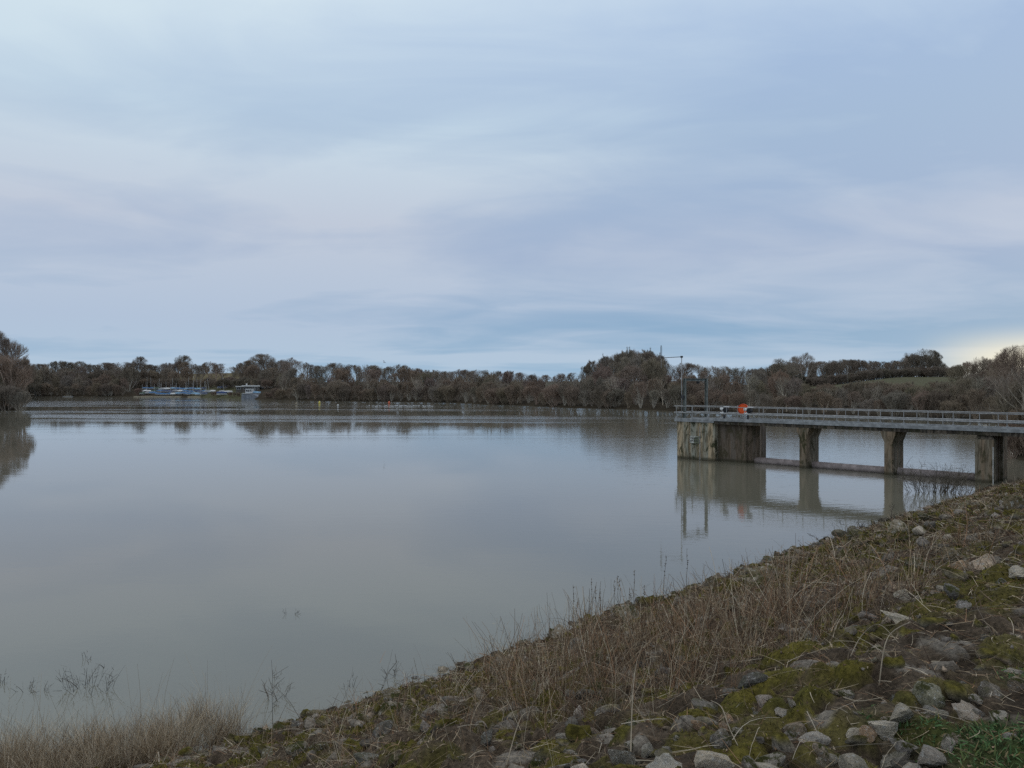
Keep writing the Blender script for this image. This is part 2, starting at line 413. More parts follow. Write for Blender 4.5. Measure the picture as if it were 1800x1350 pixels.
# ------------------------------------------------------------------ far shore: land rising behind the lake
SH = [(-2400, 150), (-700, 165), (0, 172), (36, 172), (52, 362), (235, 362), (350, 346), (460, 296), (560, 270), (700, 255), (800, 241), (870, 221), (930, 210),
      (1000, 190), (1100, 181), (1200, 164), (1350, 150), (1500, 137), (1740, 119), (1768, 108), (1779, 60), (1900, 54), (2300, 48), (3600, 44)]
shx = np.array([p for p, d in SH], float); shd = np.array([d for p, d in SH], float)
def shore(px): return np.interp(px, shx, shd)
def land_z(px, D):
    """ground height behind the shore in the direction of picture column px at depth D"""
    px = np.asarray(px, float); D = np.asarray(D, float)
    bb = D - shore(px)
    z = np.where(bb < 0, 0.35 * bb, 0.7 * (1 - np.exp(-np.maximum(bb, 0) / 2.5)))
    b0 = np.maximum(bb, 0)
    left = sstep(px, 560, 480)
    zl = 0.085 * np.minimum(b0, 60) + 0.085 * np.clip(b0 - 60, 0, 80)
    zr = 0.022 * np.minimum(b0, 120) + 0.034 * np.clip(b0 - 28, 0, 110) * sstep(px, 1330, 1200)  # second term: unseen rise behind the wood, added to block sky in reflections
    hill = (1.6 + 4.2 * sstep(px, 1420, 1600)) * sstep(px, 1230, 1420) * sstep(D, 190, 345)
    return np.maximum(z + zl * left + zr * (1 - left) + hill, -2.5)
pxs = np.concatenate([np.arange(-2400, -60, 90), np.arange(-60, 1900, 14), np.arange(1900, 3700, 90)])
offs = np.array([-8, -2, 0, 0.8, 2, 5, 10, 18, 30, 45, 60, 80, 100, 125, 150, 180, 220, 300, 500, 900, 2500, 6000.0])
PX, OF = np.meshgrid(pxs, offs, indexing='ij')
DD = shore(PX) + OF; LZ = land_z(PX, DD)
LX = (PX - 900) / FPX * DD
LZ = LZ + np.where(OF > 4, 0.8 * (fbm(LX / 25, DD / 25, 8, 3) - 0.5), 0)
idx = np.arange(PX.size).reshape(PX.shape)
F = np.stack([idx[:-1, :-1], idx[1:, :-1], idx[1:, 1:], idx[:-1, 1:]], -1).reshape(-1, 4)
# meadow where there is no wood, leaf litter elsewhere
grass = np.maximum(sstep(PX, 1330, 1400) * sstep(DD, 205, 235) * sstep(PX, 1800, 1720), 0)
grass = np.maximum(grass, sstep(PX, 330, 350) * sstep(PX, 440, 420) * (DD < shore(PX) + 60))
tanf = sstep(PX, 290, 320) * sstep(PX, 450, 420) * (OF > 75)
lit = np.array([0.050, 0.040, 0.028]); gr = np.array([0.086, 0.084, 0.048]); tn = np.array([0.14, 0.115, 0.065])
cc = lit + (gr - lit) * grass[..., None]; cc = cc + (tn - cc) * tanf[..., None]
Ml, t, b = mat('far_land')
a_ = N(t, 'ShaderNodeAttribute', attribute_name='col'); o_ = N(t, 'ShaderNodeTexCoord').outputs['Object']
t.links.new(MIX(t, 1.0, a_.outputs['Color'], RAMP(t, NOISE(t, o_, 0.5, 6, 0.7), [(0.3, g4(0.7, 0.7, 0.7)), (0.7, g4(1.3, 1.3, 1.25))]), 'MULTIPLY'), b.inputs['Base Color'])
b.inputs['Roughness'].default_value = 1.0; b.inputs['Specular IOR Level'].default_value = 0.05
land = link('far_shore_terrain', np_mesh('far_shore_terrain', np.stack([LX, DD, LZ], -1).reshape(-1, 3), F, cc.reshape(-1, 3), True), None, Ml)
tag(land, 'low wooded far shore rising to fields', 'terrain', kind='structure')

# ------------------------------------------------------------------ footbridge and valve tower
A0, Q0 = -24.0, 53.0
bx_, by_ = C1 * A0 + C2 * Q0, -C2 * A0 + C1 * Q0
BR = math.atan2(-C2, C1)
bridge = empty('intake_footbridge', (bx_, by_, 0), BR)
tag(bridge, 'concrete footbridge on piers with grey railings running out to the intake tower', 'footbridge')
def la(a): return a - A0
def lq(q): return q - Q0
D0, D1 = lq(51.95), lq(54.35)        # near and far edge of the deck
ZD = 2.97
def blk(x0, x1, y0, y1, z0, z1, name, m, parent=bridge):
    return MB().box(x0, x1, y0, y1, z0, z1).build(name, m, parent)
# tower: stained front block in three facets, darker recessed stem with a chamfered end
tw = MB()
tw.prism([(la(-34.75), lq(52.0)), (la(-33.62), lq(51.93)), (la(-33.62), lq(55.4)), (la(-34.75), lq(55.2))], -3, 2.93).build('tower_wall', M_conc_tower, bridge)
MB().prism([(la(-33.618), lq(52.04)), (la(-32.62), lq(52.04)), (la(-32.62), lq(55.4)), (la(-33.618), lq(55.4))], -3, 2.925).build('tower_wall', M_conc_tower, bridge)
MB().prism([(la(-32.617), lq(51.93)), (la(-31.35), lq(51.98)), (la(-31.35), lq(55.4)), (la(-32.617), lq(55.4))], -3, 2.93).build('tower_wall', M_conc_tower, bridge)
MB().prism([(la(-31.348), lq(52.42)), (la(-28.95), lq(52.42)), (la(-28.95), lq(55.4)), (la(-31.348), lq(55.4))], -3, 2.835).build('tower_stem', M_conc_stem, bridge)
MB().prism([(la(-28.94), lq(52.52)), (la(-28.82), lq(52.38)), (la(-28.35), lq(53.3)), (la(-29.1), lq(55.0)), (la(-28.94), lq(55.0))][::1], -3, 2.83).build('tower_stem', M_conc_stem, bridge)
MB().prism([(la(-34.3), lq(51.7)), (la(-31.0), lq(51.8)), (la(-31.0), lq(52.6)), (la(-34.3), lq(52.6))], -3, 0.03).build('tower_plinth', M_conc_stem, bridge)
MB().tube([(la(-32.63), lq(51.96), -1), (la(-32.63), lq(51.96), 2.6)], 0.045, 8).build('cable_duct', M_galv, bridge)
# slab, kerb, deck
slab_e = [-34.95, -31.4, -24.2, -18.5, -13.2, -3.0]
for i in range(5):
    x0, x1 = la(slab_e[i]) + 0.004, la(slab_e[i + 1]) - 0.004
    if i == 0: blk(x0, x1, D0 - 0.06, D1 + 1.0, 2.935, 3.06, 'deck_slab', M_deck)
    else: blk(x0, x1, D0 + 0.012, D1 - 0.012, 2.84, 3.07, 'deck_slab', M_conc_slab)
for i in range(12):                          # precast walkway panels, each its own piece
    x0 = la(-34.95) + i * 2.66; x1 = min(x0 + 2.652, la(-3.0)); lo, hi = (3.065, 3.20) if i < 1 else (3.075, 3.285)
    blk(x0, x1, D0 + 0.10, D1 - 0.10, 3.075, 3.115, 'walkway_panel', M_deck)
    blk(x0, x1, D0 - 0.055, D0 + 0.094, lo, hi, 'kerb_beam', M_deck)
    blk(x0, x1, D1 - 0.094, D1 + 0.055, lo, hi, 'kerb_beam', M_deck)
# railing
post = MB().tube([(0, 0, 0), (0, 0, 1.05)], 0.022, 8).box(-0.06, 0.06, -0.05, 0.05, -0.02, 0.25).mesh('rail_post')
for side, off in ((D0 + 0.02, 0.0), (D1 - 0.02, -0.1)):
    for k in range(22):
        o = link('rail_post', post, bridge, M_galv); o.location = (la(-34.8) + k * 1.485 + off, side, 3.09)
    MB().tube([(la(-35.0), side, 4.14), (la(-3.0), side, 4.14)], 0.028, 8).build('hand_rail', M_galv, bridge, True)
    MB().tube([(la(-35.0), side, 3.64), (la(-3.0), side, 3.64)], 0.05, 8).build('knee_rail', M_galv, bridge, True)
MB().tube([(la(-35.0), D0 + .02, 4.14), (la(-35.0), D1 - .02, 4.14)], 0.028, 8).build('hand_rail', M_galv, bridge)
MB().tube([(la(-35.0), D0 + .02, 3.64), (la(-35.0), D1 - .02, 3.64)], 0.05, 8).build('knee_rail', M_galv, bridge)
# two blade piers with flared heads
def pier(a):
    x = la(a); w = 0.25; m = MB()
    y0, y1 = lq(52.02), lq(53.98)
    prof = [(-3, w), (2.12, w), (2.60, w + 0.17), (2.835, w + 0.2)]
    vs = []; fs = []
    for z, hw in prof: e = 0.0 if hw == w else 0.06 * (hw - w) / .2; vs += [(x - hw, y0 - e, z), (x + hw, y0 - e, z), (x + hw, y1 + e, z), (x - hw, y1 + e, z)]
    for i in range(len(prof) - 1):
        for k in range(4): fs.append((i * 4 + k, i * 4 + (k + 1) % 4, i * 4 + 4 + (k + 1) % 4, i * 4 + 4 + k))
    fs += [(3, 2, 1, 0), tuple(len(vs) - 4 + k for k in range(4))]
    return m.add(vs, fs).build('pier', M_conc_pier, bridge)
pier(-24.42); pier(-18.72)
# bank abutment pier with buttress and recessed panel
xa = la(-13.75)
MB().prism([(xa, lq(52.0)), (xa + 1.0, lq(52.0)), (xa + 1.0, lq(52.45)), (xa, lq(52.45))], -3, 2.60).build('abutment_wall', M_conc_pier, bridge)
MB().add([(xa, lq(52.0), 2.603), (xa + 1.0, lq(52.0), 2.603), (xa + 1.0, lq(52.45), 2.603), (xa, lq(52.45), 2.603),
          (xa + .12, lq(52.1), 2.835), (xa + .9, lq(52.1), 2.835), (xa + .9, lq(52.45), 2.835), (xa + .12, lq(52.45), 2.835)],
         [(3, 2, 1, 0), (4, 5, 6, 7), (0, 1, 5, 4), (1, 2, 6, 5), (2, 3, 7, 6), (3, 0, 4, 7)]).build('abutment_cap', M_conc_slab, bridge)
MB().box(xa + .05, xa + .78, lq(52.453), lq(53.95), -3, 2.83).build('abutment_panel', M_conc_pier, bridge)
MB().box(xa + .05, xa + 1.0, lq(53.953), lq(54.9), -3, 2.835).build('abutment_wall', M_conc_pier, bridge)
MB().box(xa + .782, xa + .92, lq(52.9), lq(53.05), -3, 2.8).build('abutment_rib', M_conc_stem, bridge)
MB().box(xa + .782, xa + .92, lq(53.5), lq(53.62), -3, 2.8).build('abutment_rib', M_conc_stem, bridge)
# things fixed to it
gb = empty('level_gauge_board', (bx_, by_, 0), BR)
MB().box(xa + .93, xa + .985, lq(51.955), lq(51.995), -.6, 2.12).build('gauge_strip', flat('off_white_strip', (.46, .45, .42)), gb)
MB().box(xa + .92, xa + .995, lq(51.958), lq(51.998), 2.123, 2.16).build('bracket', M_galv, gb)
tag(gb, 'narrow white water level gauge strip on the corner of the bank pier', 'gauge')
gp = empty('level_marker_plate', (bx_, by_, 0), BR)
MB().box(xa + .785, xa + .80, lq(53.08), lq(53.46), 1.15, 1.75).build('plate', M_galv, gp)
for k in range(4): MB().box(xa + .801, xa + .806, lq(53.12), lq(53.40), 1.22 + k * .13, 1.27 + k * .13).build('scale_mark', M_darksteel, gp)
tag(gp, 'small grey gauge plate with dark bars on the side of the bank pier', 'gauge')
pp = MB().tube([(la(-28.9), lq(53.1), 0.19), (la(-13.6), lq(53.1), 0.19)], 0.25, 16).build('water_pipe', M_pipe, None, True)
pp.location = (bx_, by_, 0); pp.rotation_euler = (0, 0, BR)
tag(pp, 'long brown pipe lying at the waterline between the bridge piers', 'pipe')
# gantry
ga = empty('lifting_gantry', (bx_, by_, 0), BR)
def gcol(x, y, name='column'):
    m = MB(); m.box(x - .10, x - .075, y - .09, y + .09, 3.13, 6.32).box(x + .075, x + .10, y - .09, y + .09, 3.13, 6.32).box(x - .073, x + .073, y - .012, y + .012, 3.13, 6.32)
    m.box(x - .16, x + .16, y - .15, y + .15, 3.118, 3.14)
    return m.build(name, M_gantry, ga)
gx = la(-34.35)
gcol(gx, lq(52.45)); gcol(gx + .42, lq(54.95))
def beam(p, q, z0, z1, hw, name, m):
    p = Vector(p); q = Vector(q); d = (q - p).normalized(); n = Vector((-d.y, d.x)) * hw
    return MB().prism([tuple(p - n), tuple(q - n), tuple(q + n), tuple(p + n)], z0, z1).build(name, m, ga)
beam((gx - .02, lq(52.3)), (gx + .44, lq(55.1)), 6.323, 6.35, .10, 'cross_beam', M_gantry)
beam((gx - .02, lq(52.3)), (gx + .44, lq(55.1)), 6.14, 6.322, .012, 'cross_beam', M_gantry)
MB().box(gx + .16, gx + .34, lq(53.9), lq(54.1), 5.93, 6.12).build('hoist', M_black, ga)
MB().box(gx - .17, gx + .02, lq(52.2), lq(52.36), 4.75, 5.0).build('junction_box', M_darksteel, ga)
tag(ga, 'grey steel lifting gantry standing on the end of the tower', 'gantry')
# aerial
ae = empty('aerial_mast', (bx_, by_, 0), BR)
ax0, ay0 = la(-34.55), lq(52.33)
MB().tube([(ax0, ay0, 3.118), (ax0, ay0, 8.12)], 0.032, 8).build('mast', M_galv, ae, True)
MB().tube([(ax0 + .12, ay0, 8.07), (ax0 - 1.95, ay0, 8.03)], 0.026, 8).build('arm', M_darksteel, ae, True)
MB().box(ax0 - .07, ax0 + .07, ay0 - .07, ay0 + .07, 7.99, 8.14).build('clamp', M_darksteel, ae)
lx = ax0 - 1.95
MB().tube([(lx, ay0 - .07, 8.0), (lx, ay0 - .07, 8.95), (lx, ay0 - .04, 9.03), (lx, ay0 + .04, 9.03), (lx, ay0 + .07, 8.95), (lx, ay0 + .07, 8.0)], 0.02, 6).build('dipole_loop', M_darksteel, ae)
MB().tube([(lx, ay0, 7.2), (lx, ay0, 8.05)], 0.014, 6).build('dipole_tail', M_galv, ae)
tag(ae, 'thin aerial mast with side arm and upright dipole beside the gantry', 'aerial')
# valve actuators
def actuator(a, q, label, group):
    o = empty('valve_actuator', (bx_ + C1 * (a - A0) + C2 * (q - Q0), by_ - C2 * (a - A0) + C1 * (q - Q0), 3.118), BR)
    MB().tube([(0, 0, 0), (0, 0, .02), (0, 0, .03), (0, 0, .42), (0, 0, .5)], [.16, .16, .08, .08, .15], 12).build('pedestal', M_darksteel, o)
    MB().tube([(-.30, 0, .55), (.12, 0, .55)], .07, 12).tube([(0, 0, .48), (0, 0, .66)], .16, 12).build('gearbox', M_white, o)
    MB().tube([(-.34, .02, .86), (-.28, .02, .86), (-.02, .02, .86)], [.08, .13, .13], 12).build('motor_cover', M_white, o)
    MB().tube([(0.02, 0, .62), (.02, 0, .98), (.02, 0, 1.08)], [.11, .11, .05], 10).build('housing', M_galv, o)
    MB().tube([(.16, -.22, .78), (.16, -.19, .78), (.16, .10, .78)], [.15, .19, .19], 14).build('terminal_cover', M_black, o)
    MB().box(.03, .36, -.16, .16, .97, 1.06).build('sun_shield', M_white, o)
    tag(o, label, 'actuator', group)
actuator(-31.15, 53.0, 'white and black valve actuator left of the orange lifebuoy box', 'valve actuators')
actuator(-29.1, 52.9, 'white and black valve actuator just right of the orange lifebuoy box', 'valve actuators')
# lifebuoy housing
lb = empty('lifebuoy_housing', (bx_ + C1 * (-30.2 - A0) + C2 * (54.2 - Q0), by_ - C2 * (-30.2 - A0) + C1 * (54.2 - Q0), 3.11), BR + R(24))
prof = [(0.41 * math.cos(k), 0.85 + 0.41 * math.sin(k)) for k in np.linspace(R(-58), R(238), 30)]
def plate(prof, y0, y1):
    n = len(prof)
    return MB().add([(x, y0, z) for x, z in prof] + [(x, y1, z) for x, z in prof], [tuple(range(n)), tuple(range(2 * n - 1, n - 1, -1))] + [(i, i + n, (i + 1) % n + n, (i + 1) % n) for i in range(n)])
plate(prof, -.14, .06).build('case', M_orange, lb)
plate([(x * .80, .85 + (z - .85) * .80) for x, z in prof], -.175, -.142).build('door', M_orange, lb)
MB().tube([(-.41, -.05, .1), (-.41, -.05, 1.15)], .03, 8).build('post', M_galv, lb)
MB().tube([(.37 * math.cos(k), -.145, .85 + .37 * math.sin(k)) for k in np.linspace(R(-50), R(230), 26)], .03, 8).build('rim', flat('dark_orange_rim', (.55, .06, .015), .5), lb, True)
tag(lb, 'bright orange lifebuoy housing on the tower railing', 'lifebuoy')
# warning sign: unreadable at this distance, only smudged dark strokes and moss remain
sg = empty('warning_sign', (bx_, by_, 0), BR)
sx0, sx1, sy = la(-33.58), la(-32.74), lq(52.0)
MB().box(sx0, sx1, sy - .012, sy + .03, 1.28, 1.84).build('board', flat('weathered_white_board', (.50, .50, .45), .7, 0, .4, 5.0), sg)
Msm, t, b = mat('green_algae_film'); b.inputs['Base Color'].default_value = g4(0.14, 0.15, 0.10)
MB().add([(sx0 + .40, sy - .015, 1.30), (sx1 - .02, sy - .015, 1.28), (sx1 - .01, sy - .015, 1.82), (sx0 + .52, sy - .015, 1.80), (sx0 + .34, sy - .015, 1.6)], [(0, 1, 2, 3, 4)]).build('algae', Msm, sg)
rr = random.Random(4)
mk = MB()
for row, zc in enumerate((1.66, 1.45)):
    x = sx0 + .07
    while x < sx1 - .12:
        w = rr.uniform(.03, .07); mk.box(x, x + w * .55, sy - .022, sy - .017, zc - .06, zc + .06); mk.box(x + w * .5, x + w, sy - .0215, sy - .0165, zc - .01 * rr.random(), zc + .06)
        x += w + rr.uniform(.02, .05)
o = mk.build('faded_lettering', M_darksteel, sg); o['kind'] = 'stuff'
tag(sg, 'weathered white sign with two rows of dark lettering on the tower wall', 'sign')

# ------------------------------------------------------------------ trees
def ribbons(P, Q, w0, w1, rs):
    """flat tapering strips from P to Q with random facing"""
    d = Q - P; L = np.linalg.norm(d, axis=1, keepdims=True) + 1e-9; d = d / L
    r = rs.normal(size=P.shape); sd_ = np.cross(d, r); sd_ /= np.linalg.norm(sd_, axis=1, keepdims=True) + 1e-9
    V = np.stack([P - sd_ * w0[:, None] / 2, P + sd_ * w0[:, None] / 2, Q + sd_ * w1[:, None] / 2, Q - sd_ * w1[:, None] / 2], 1).reshape(-1, 3)
    F = np.arange(len(V)).reshape(-1, 4)
    return V, F
def tubes(P, Q, r0, r1, n=5):
    d = Q - P; d = d / (np.linalg.norm(d, axis=1, keepdims=True) + 1e-9)
    up = np.where(np.abs(d[:, 2:3]) < .9, np.array([[0, 0, 1.0]]), np.array([[1.0, 0, 0]]))
    a = np.cross(d, up); a /= np.linalg.norm(a, axis=1, keepdims=True); b = np.cross(d, a)
    an = np.arange(n) * 2 * np.pi / n
    ring = a[:, None] * np.cos(an)[None, :, None] + b[:, None] * np.sin(an)[None, :, None]
    V = np.concatenate([P[:, None] + ring * r0[:, None, None], Q[:, None] + ring * r1[:, None, None]], 1)
    m = len(P); base = (np.arange(m) * 2 * n)[:, None, None]
    k = np.arange(n); f = np.stack([k, (k + 1) % n, (k + 1) % n + n, k + n], -1)[None]
    return V.reshape(-1, 3), (base + f).reshape(-1, 4)
def grow_tree(seed, H, rx, cz, rz, trunk_r, stems=1, spread=0.5, first=0.3, kids=(8, 8, 8, 6), twig_w=0.034, droop=0.0, upward=0.2, keep=(0.8, 0.75, 0.7, 0.55), ang=(50, 48, 45, 45), base_r=0.0, minL=0.35, twig_up=0.25, rough=0.6):
    """bare winter tree: branches fill an ellipsoid (rx, rx, rz) centred at height cz. Returns (trunk mesh, crown mesh)"""
    rd = random.Random(seed); rs = np.random.default_rng(seed)
    segs = [[] for _ in range(5)]
    def room(p, d):
        # distance from p along d to the crown's edge
        a = (d.x * d.x + d.y * d.y) / rx ** 2 + d.z * d.z / rz ** 2
        bb = (p.x * d.x + p.y * d.y) / rx ** 2 + (p.z - cz) * d.z / rz ** 2
        c = (p.x * p.x + p.y * p.y) / rx ** 2 + (p.z - cz) ** 2 / rz ** 2 - 1
        disc = bb * bb - a * c
        if disc < 0: return 0.25
        e = p + d * 2.0; f = 0.94 + rough * mnoise.noise(Vector((e.x, e.y, e.z)) * (2.3 / rx) + Vector((seed * .37, 0, 0)))
        return max((-bb + math.sqrt(disc)) / a * f, 0.25)
    def tilt(d, ang_):
        r = Vector((rd.gauss(0, 1), rd.gauss(0, 1), rd.gauss(0, 1))); s = d.cross(r)
        if s.length < 1e-5: s = Vector((1, 0, 0))
        s.normalize()
        return (d * math.cos(ang_) + s * math.sin(ang_)).normalized()
    def branch(p, d, L, r, lev):
        n = (6, 4, 3, 2, 1)[lev]
        st = L / n; pts = [p]
        for i in range(n):
            d = (d + Vector((rd.gauss(0, .13), rd.gauss(0, .13), rd.gauss(0, .10) + (upward if lev < 3 else upward * .3) * .35 - droop * (lev > 1) * .3))).normalized()
            q = p + d * st
            if q.z < 0.05 and lev > 0: q.z = 0.05 + rd.random() * .2
            ra = r * (1 - .62 * i / n); rb = r * (1 - .62 * (i + 1) / n)
            segs[lev].append((p, q, ra, rb)); p = q; pts.append(p)
        if lev >= 4: return
        k = kids[lev]
        k = max(1, int(round(k * rd.uniform(.75, 1.25))))
        for j in range(k):
            t_ = first + (1 - first) * (j + rd.random()) / k if lev == 0 else 0.15 + .85 * (j + rd.random()) / k
            f = t_ * n; i = min(int(f), n - 1); pp_ = pts[i].lerp(pts[i + 1], f - i)
            dd = (pts[i + 1] - pts[i]).normalized()
            nd = tilt(dd, R(ang[lev]) * rd.uniform(.6, 1.3))
            if lev == 0 and nd.z < -.1: nd.z = abs(nd.z)
            nd = (nd + Vector((0, 0, upward * .5 + (twig_up if lev >= 1 else 0)))).normalized()
            rm = room(pp_, nd)
            LL = rm * keep[lev] * rd.uniform(.6, 1.1)
            if lev == 3: LL = min(LL + .2, rd.uniform(.5, 1.3))
            if lev == 2: LL = min(LL, rd.uniform(1.0, 2.4))
            if LL < minL: LL = minL * rd.uniform(.8, 1.3)
            rr_ = r * (1 - .6 * t_) * (.55, .5, .45, .5)[lev]
            branch(pp_, nd, LL, max(rr_, .008), lev + 1)
    for s_ in range(stems):
        th = 2 * math.pi * (s_ + rd.random() * .6) / stems
        p = Vector((base_r * math.cos(th) * rd.random(), base_r * math.sin(th) * rd.random(), -.3))
        d = Vector((math.cos(th) * spread * (stems > 1) * rd.uniform(.3, 1.2), math.sin(th) * spread * (stems > 1) * rd.uniform(.3, 1.2), 1)).normalized()
        L = (min(room(p, d), H * 1.1) * .93 if stems > 1 else H * .86)
        branch(p, d, L, trunk_r * (1 if stems == 1 else rd.uniform(.6, 1)), 0)
    def arr(l): return [np.array([[*x] for x in c]) if k < 2 else np.array(c) for k, c in enumerate(zip(*l))]
    Vt, Ft, o = [], [], 0
    for lv, n in ((0, 7), (1, 5)):
        P, Q, a, b_ = arr(segs[lv]); v, f = tubes(P, Q, np.maximum(a, .02), np.maximum(b_, .018), n); Vt.append(v); Ft.append(f + o); o += len(v)
    me_t = np_mesh('trunk', np.concatenate(Vt), np.concatenate(Ft), None, True); me_t.materials.append(M_bark)
    Vc, Fc, o = [], [], 0
    P, Q, a, b_ = arr(segs[2]); v, f = tubes(P, Q, np.maximum(a, twig_w * .6), np.maximum(b_, twig_w * .45), 3); Vc.append(v); Fc.append(f + o); o += len(v)
    for lv, k in ((3, 1.0), (4, .75)):
        if not segs[lv]: continue
        P, Q, a, b_ = arr(segs[lv]); m = len(P); v, f = ribbons(P, Q, np.full(m, twig_w * k), np.full(m, twig_w * k * .55), rs); Vc.append(v); Fc.append(f + o); o += len(v)
    me_c = np_mesh('crown', np.concatenate(Vc), np.concatenate(Fc)); me_c.materials.append(M_twig)
    return me_t, me_c, H
def leafy(seed, H, rx, leaf=0.22, n=5000, name='crown'):
    """dark leafy crown (holly, ivy, conifer) as clumped leaf faces round a trunk"""
    rs = np.random.default_rng(seed)
    cl_ = rs.normal(size=(46, 3)); cl_ /= np.linalg.norm(cl_, axis=1, keepdims=True); cl_ *= rs.uniform(.35, 1, (46, 1)) ** .5
    cl_ = cl_ * np.array([rx * .8, rx * .8, H * .40]) + np.array([0, 0, H * .54])
    c = cl_[rs.integers(0, 46, n)] + rs.normal(size=(n, 3)) * np.array([.26, .26, .22]) * rx * .75
    c[:, 2] = np.maximum(c[:, 2], .1)
    d = rs.normal(size=(n, 3)); d /= np.linalg.norm(d, axis=1, keepdims=True)
    v, f = ribbons(c, c + d * leaf, np.full(n, leaf * .7), np.full(n, leaf * .25), rs)
    me = np_mesh(name, v, f); me.materials.append(M_ivy)
    tk = MB().tube([(0, 0, -.3), (0.05, 0.02, H * .4), (0, .06, H * .8)], [rx * .07, rx * .05, rx * .02], 7).mesh('trunk', True); tk.materials.append(M_bark)
    return tk, me, H
OAK = [grow_tree(100 + i, 12, 6.2, 6.6, 5.6, .42, first=.20, kids=(11, 8, 8, 6), upward=.22, ang=(56, 48, 45, 45), keep=(.9, .78, .7, .55), rough=.25, twig_up=.1) for i in range(4)]
TALL = [grow_tree(200 + i, 13, 4.2, 7.0, 6.2, .26, first=.14, kids=(18, 7, 7, 5), ang=(50, 42, 42, 45), upward=.28, keep=(.95, .7, .65, .55), rough=.3) for i in range(3)]
MULTI = [grow_tree(300 + i, 9, 3.8, 4.4, 4.7, .15, stems=7, spread=.42, first=.2, kids=(7, 5, 5, 4), ang=(36, 36, 38, 42), upward=.25, base_r=.35, twig_up=.6, rough=.7, keep=(.85, .7, .65, .55)) for i in range(4)]
SHRUB = [grow_tree(400 + i, 5, 3.3, 1.9, 3.2, .06, stems=14, spread=.75, first=.12, kids=(6, 5, 5, 3), ang=(30, 34, 40, 45), upward=.3, base_r=1.0, twig_up=.5, rough=.8, twig_w=.03, minL=.25) for i in range(4)]
DOME = [grow_tree(700 + i, 13, 4.0, 7.0, 6.3, .24, first=.14, kids=(18, 7, 7, 5), ang=(46, 40, 40, 42), upward=.35, keep=(.95, .7, .65, .55), twig_up=.7, rough=.12) for i in range(3)]
BARE = [grow_tree(600 + i, 11, 4.6, 6.0, 5.4, .24, first=.16, kids=(11, 6, 5, 2), ang=(48, 44, 44, 45), upward=.25, keep=(.95, .8, .7, .5), twig_w=.045) for i in range(3)]
DARK = [leafy(500 + i, 8, 3.0) for i in range(2)]
GREY = (0.265, 0.235, 0.20); BROWN = (0.262, 0.208, 0.160); RED = (0.28, 0.203, 0.162); OLIVE = (0.25, 0.22, 0.16); DARKB = (0.185, 0.16, 0.13); PURP = (0.26, 0.205, 0.18); PALE = (0.40, 0.365, 0.31)
rt = random.Random(77)
def plant(px, D, height, kind, tint, name, label, group=None, cat='tree', wide=1.0, sink=0.0, trunk_tint=None):
    tk, cr, H = kind[rt.randrange(len(kind))]
    x = (px - 900) / FPX * D
    z = float(land_z(px, D)) - .15 - sink
    o = empty(name, (x, D, z), rt.uniform(0, 6.28)); k = height / H; kw = k * wide
    o.scale = (kw, kw, k)
    v = rt.uniform(.88, 1.12); tint = tuple((c * .7 + m_ * .3) * v * rt.uniform(.97, 1.03) for c, m_ in zip(tint, BROWN)) if tint[0] > .05 else tint
    a = link('trunk', tk, o); b_ = link('crown', cr, o)
    a.color = (*(trunk_tint or [min(1, c * 1.25) for c in tint]), 1); b_.color = (*tint, 1)
    tag(o, label, cat, group)
    return o
TOP = [(-80, 585), (0, 585), (52, 640), (90, 633), (130, 632), (160, 636), (200, 634), (230, 634), (260, 635), (285, 637), (320, 630), (345, 640), (370, 635), (385, 633), (405, 640), (430, 632), (460, 628), (480, 632),
       (500, 630), (530, 629), (545, 637), (570, 640), (590, 636), (630, 638), (665, 641), (720, 640), (750, 648), (790, 650), (830, 647), (850, 648), (880, 646), (940, 655), (975, 653), (1020, 652), (1035, 641), (1060, 629),
       (1090, 618), (1130, 615), (1158, 621), (1172, 634), (1200, 633), (1240, 638), (1300, 641), (1340, 643), (1385, 634), (1430, 634), (1480, 631), (1520, 631), (1550, 634), (1575, 630), (1600, 622), (1625, 620), (1650, 628),
       (1662, 642), (1690, 640), (1740, 632), (1775, 632), (1790, 620), (1900, 610)]
tpx = np.array([p for p, y in TOP], float); tpy = np.array([y for p, y in TOP], float)
def top_y(px): return float(np.interp(px, tpx, tpy))
def h_for(px, D, y): return EYE + (675 - y) * D / FPX - float(land_z(px, D)) + .15
ZONES = [(110, 'beside the left headland'), (170, 'behind the floating raft'), (235, 'left of the dinghy park'), (300, 'behind the left dinghies'), (360, 'behind the blue dinghies'), (415, 'left of the clubhouse'), (480, 'behind the clubhouse'), (545, 'just right of the clubhouse'),
         (620, 'behind the yellow buoy'), (700, 'behind the red buoy'), (790, 'right of the gulls'), (870, 'in the low middle stretch'), (950, 'near the small conifer'), (1020, 'left of the domed wood'), (1100, 'under the domed wood'), (1178, 'left of the aerial'), (1260, 'behind the gantry'),
         (1340, 'behind the lifebuoy'), (1415, 'above the first pier'), (1530, 'between the two piers'), (1610, 'above the second pier'), (1700, 'left of the bank pier'), (9999, 'beyond the bank pier')]
def where(px): return next(w for lim, w in ZONES if px < lim)
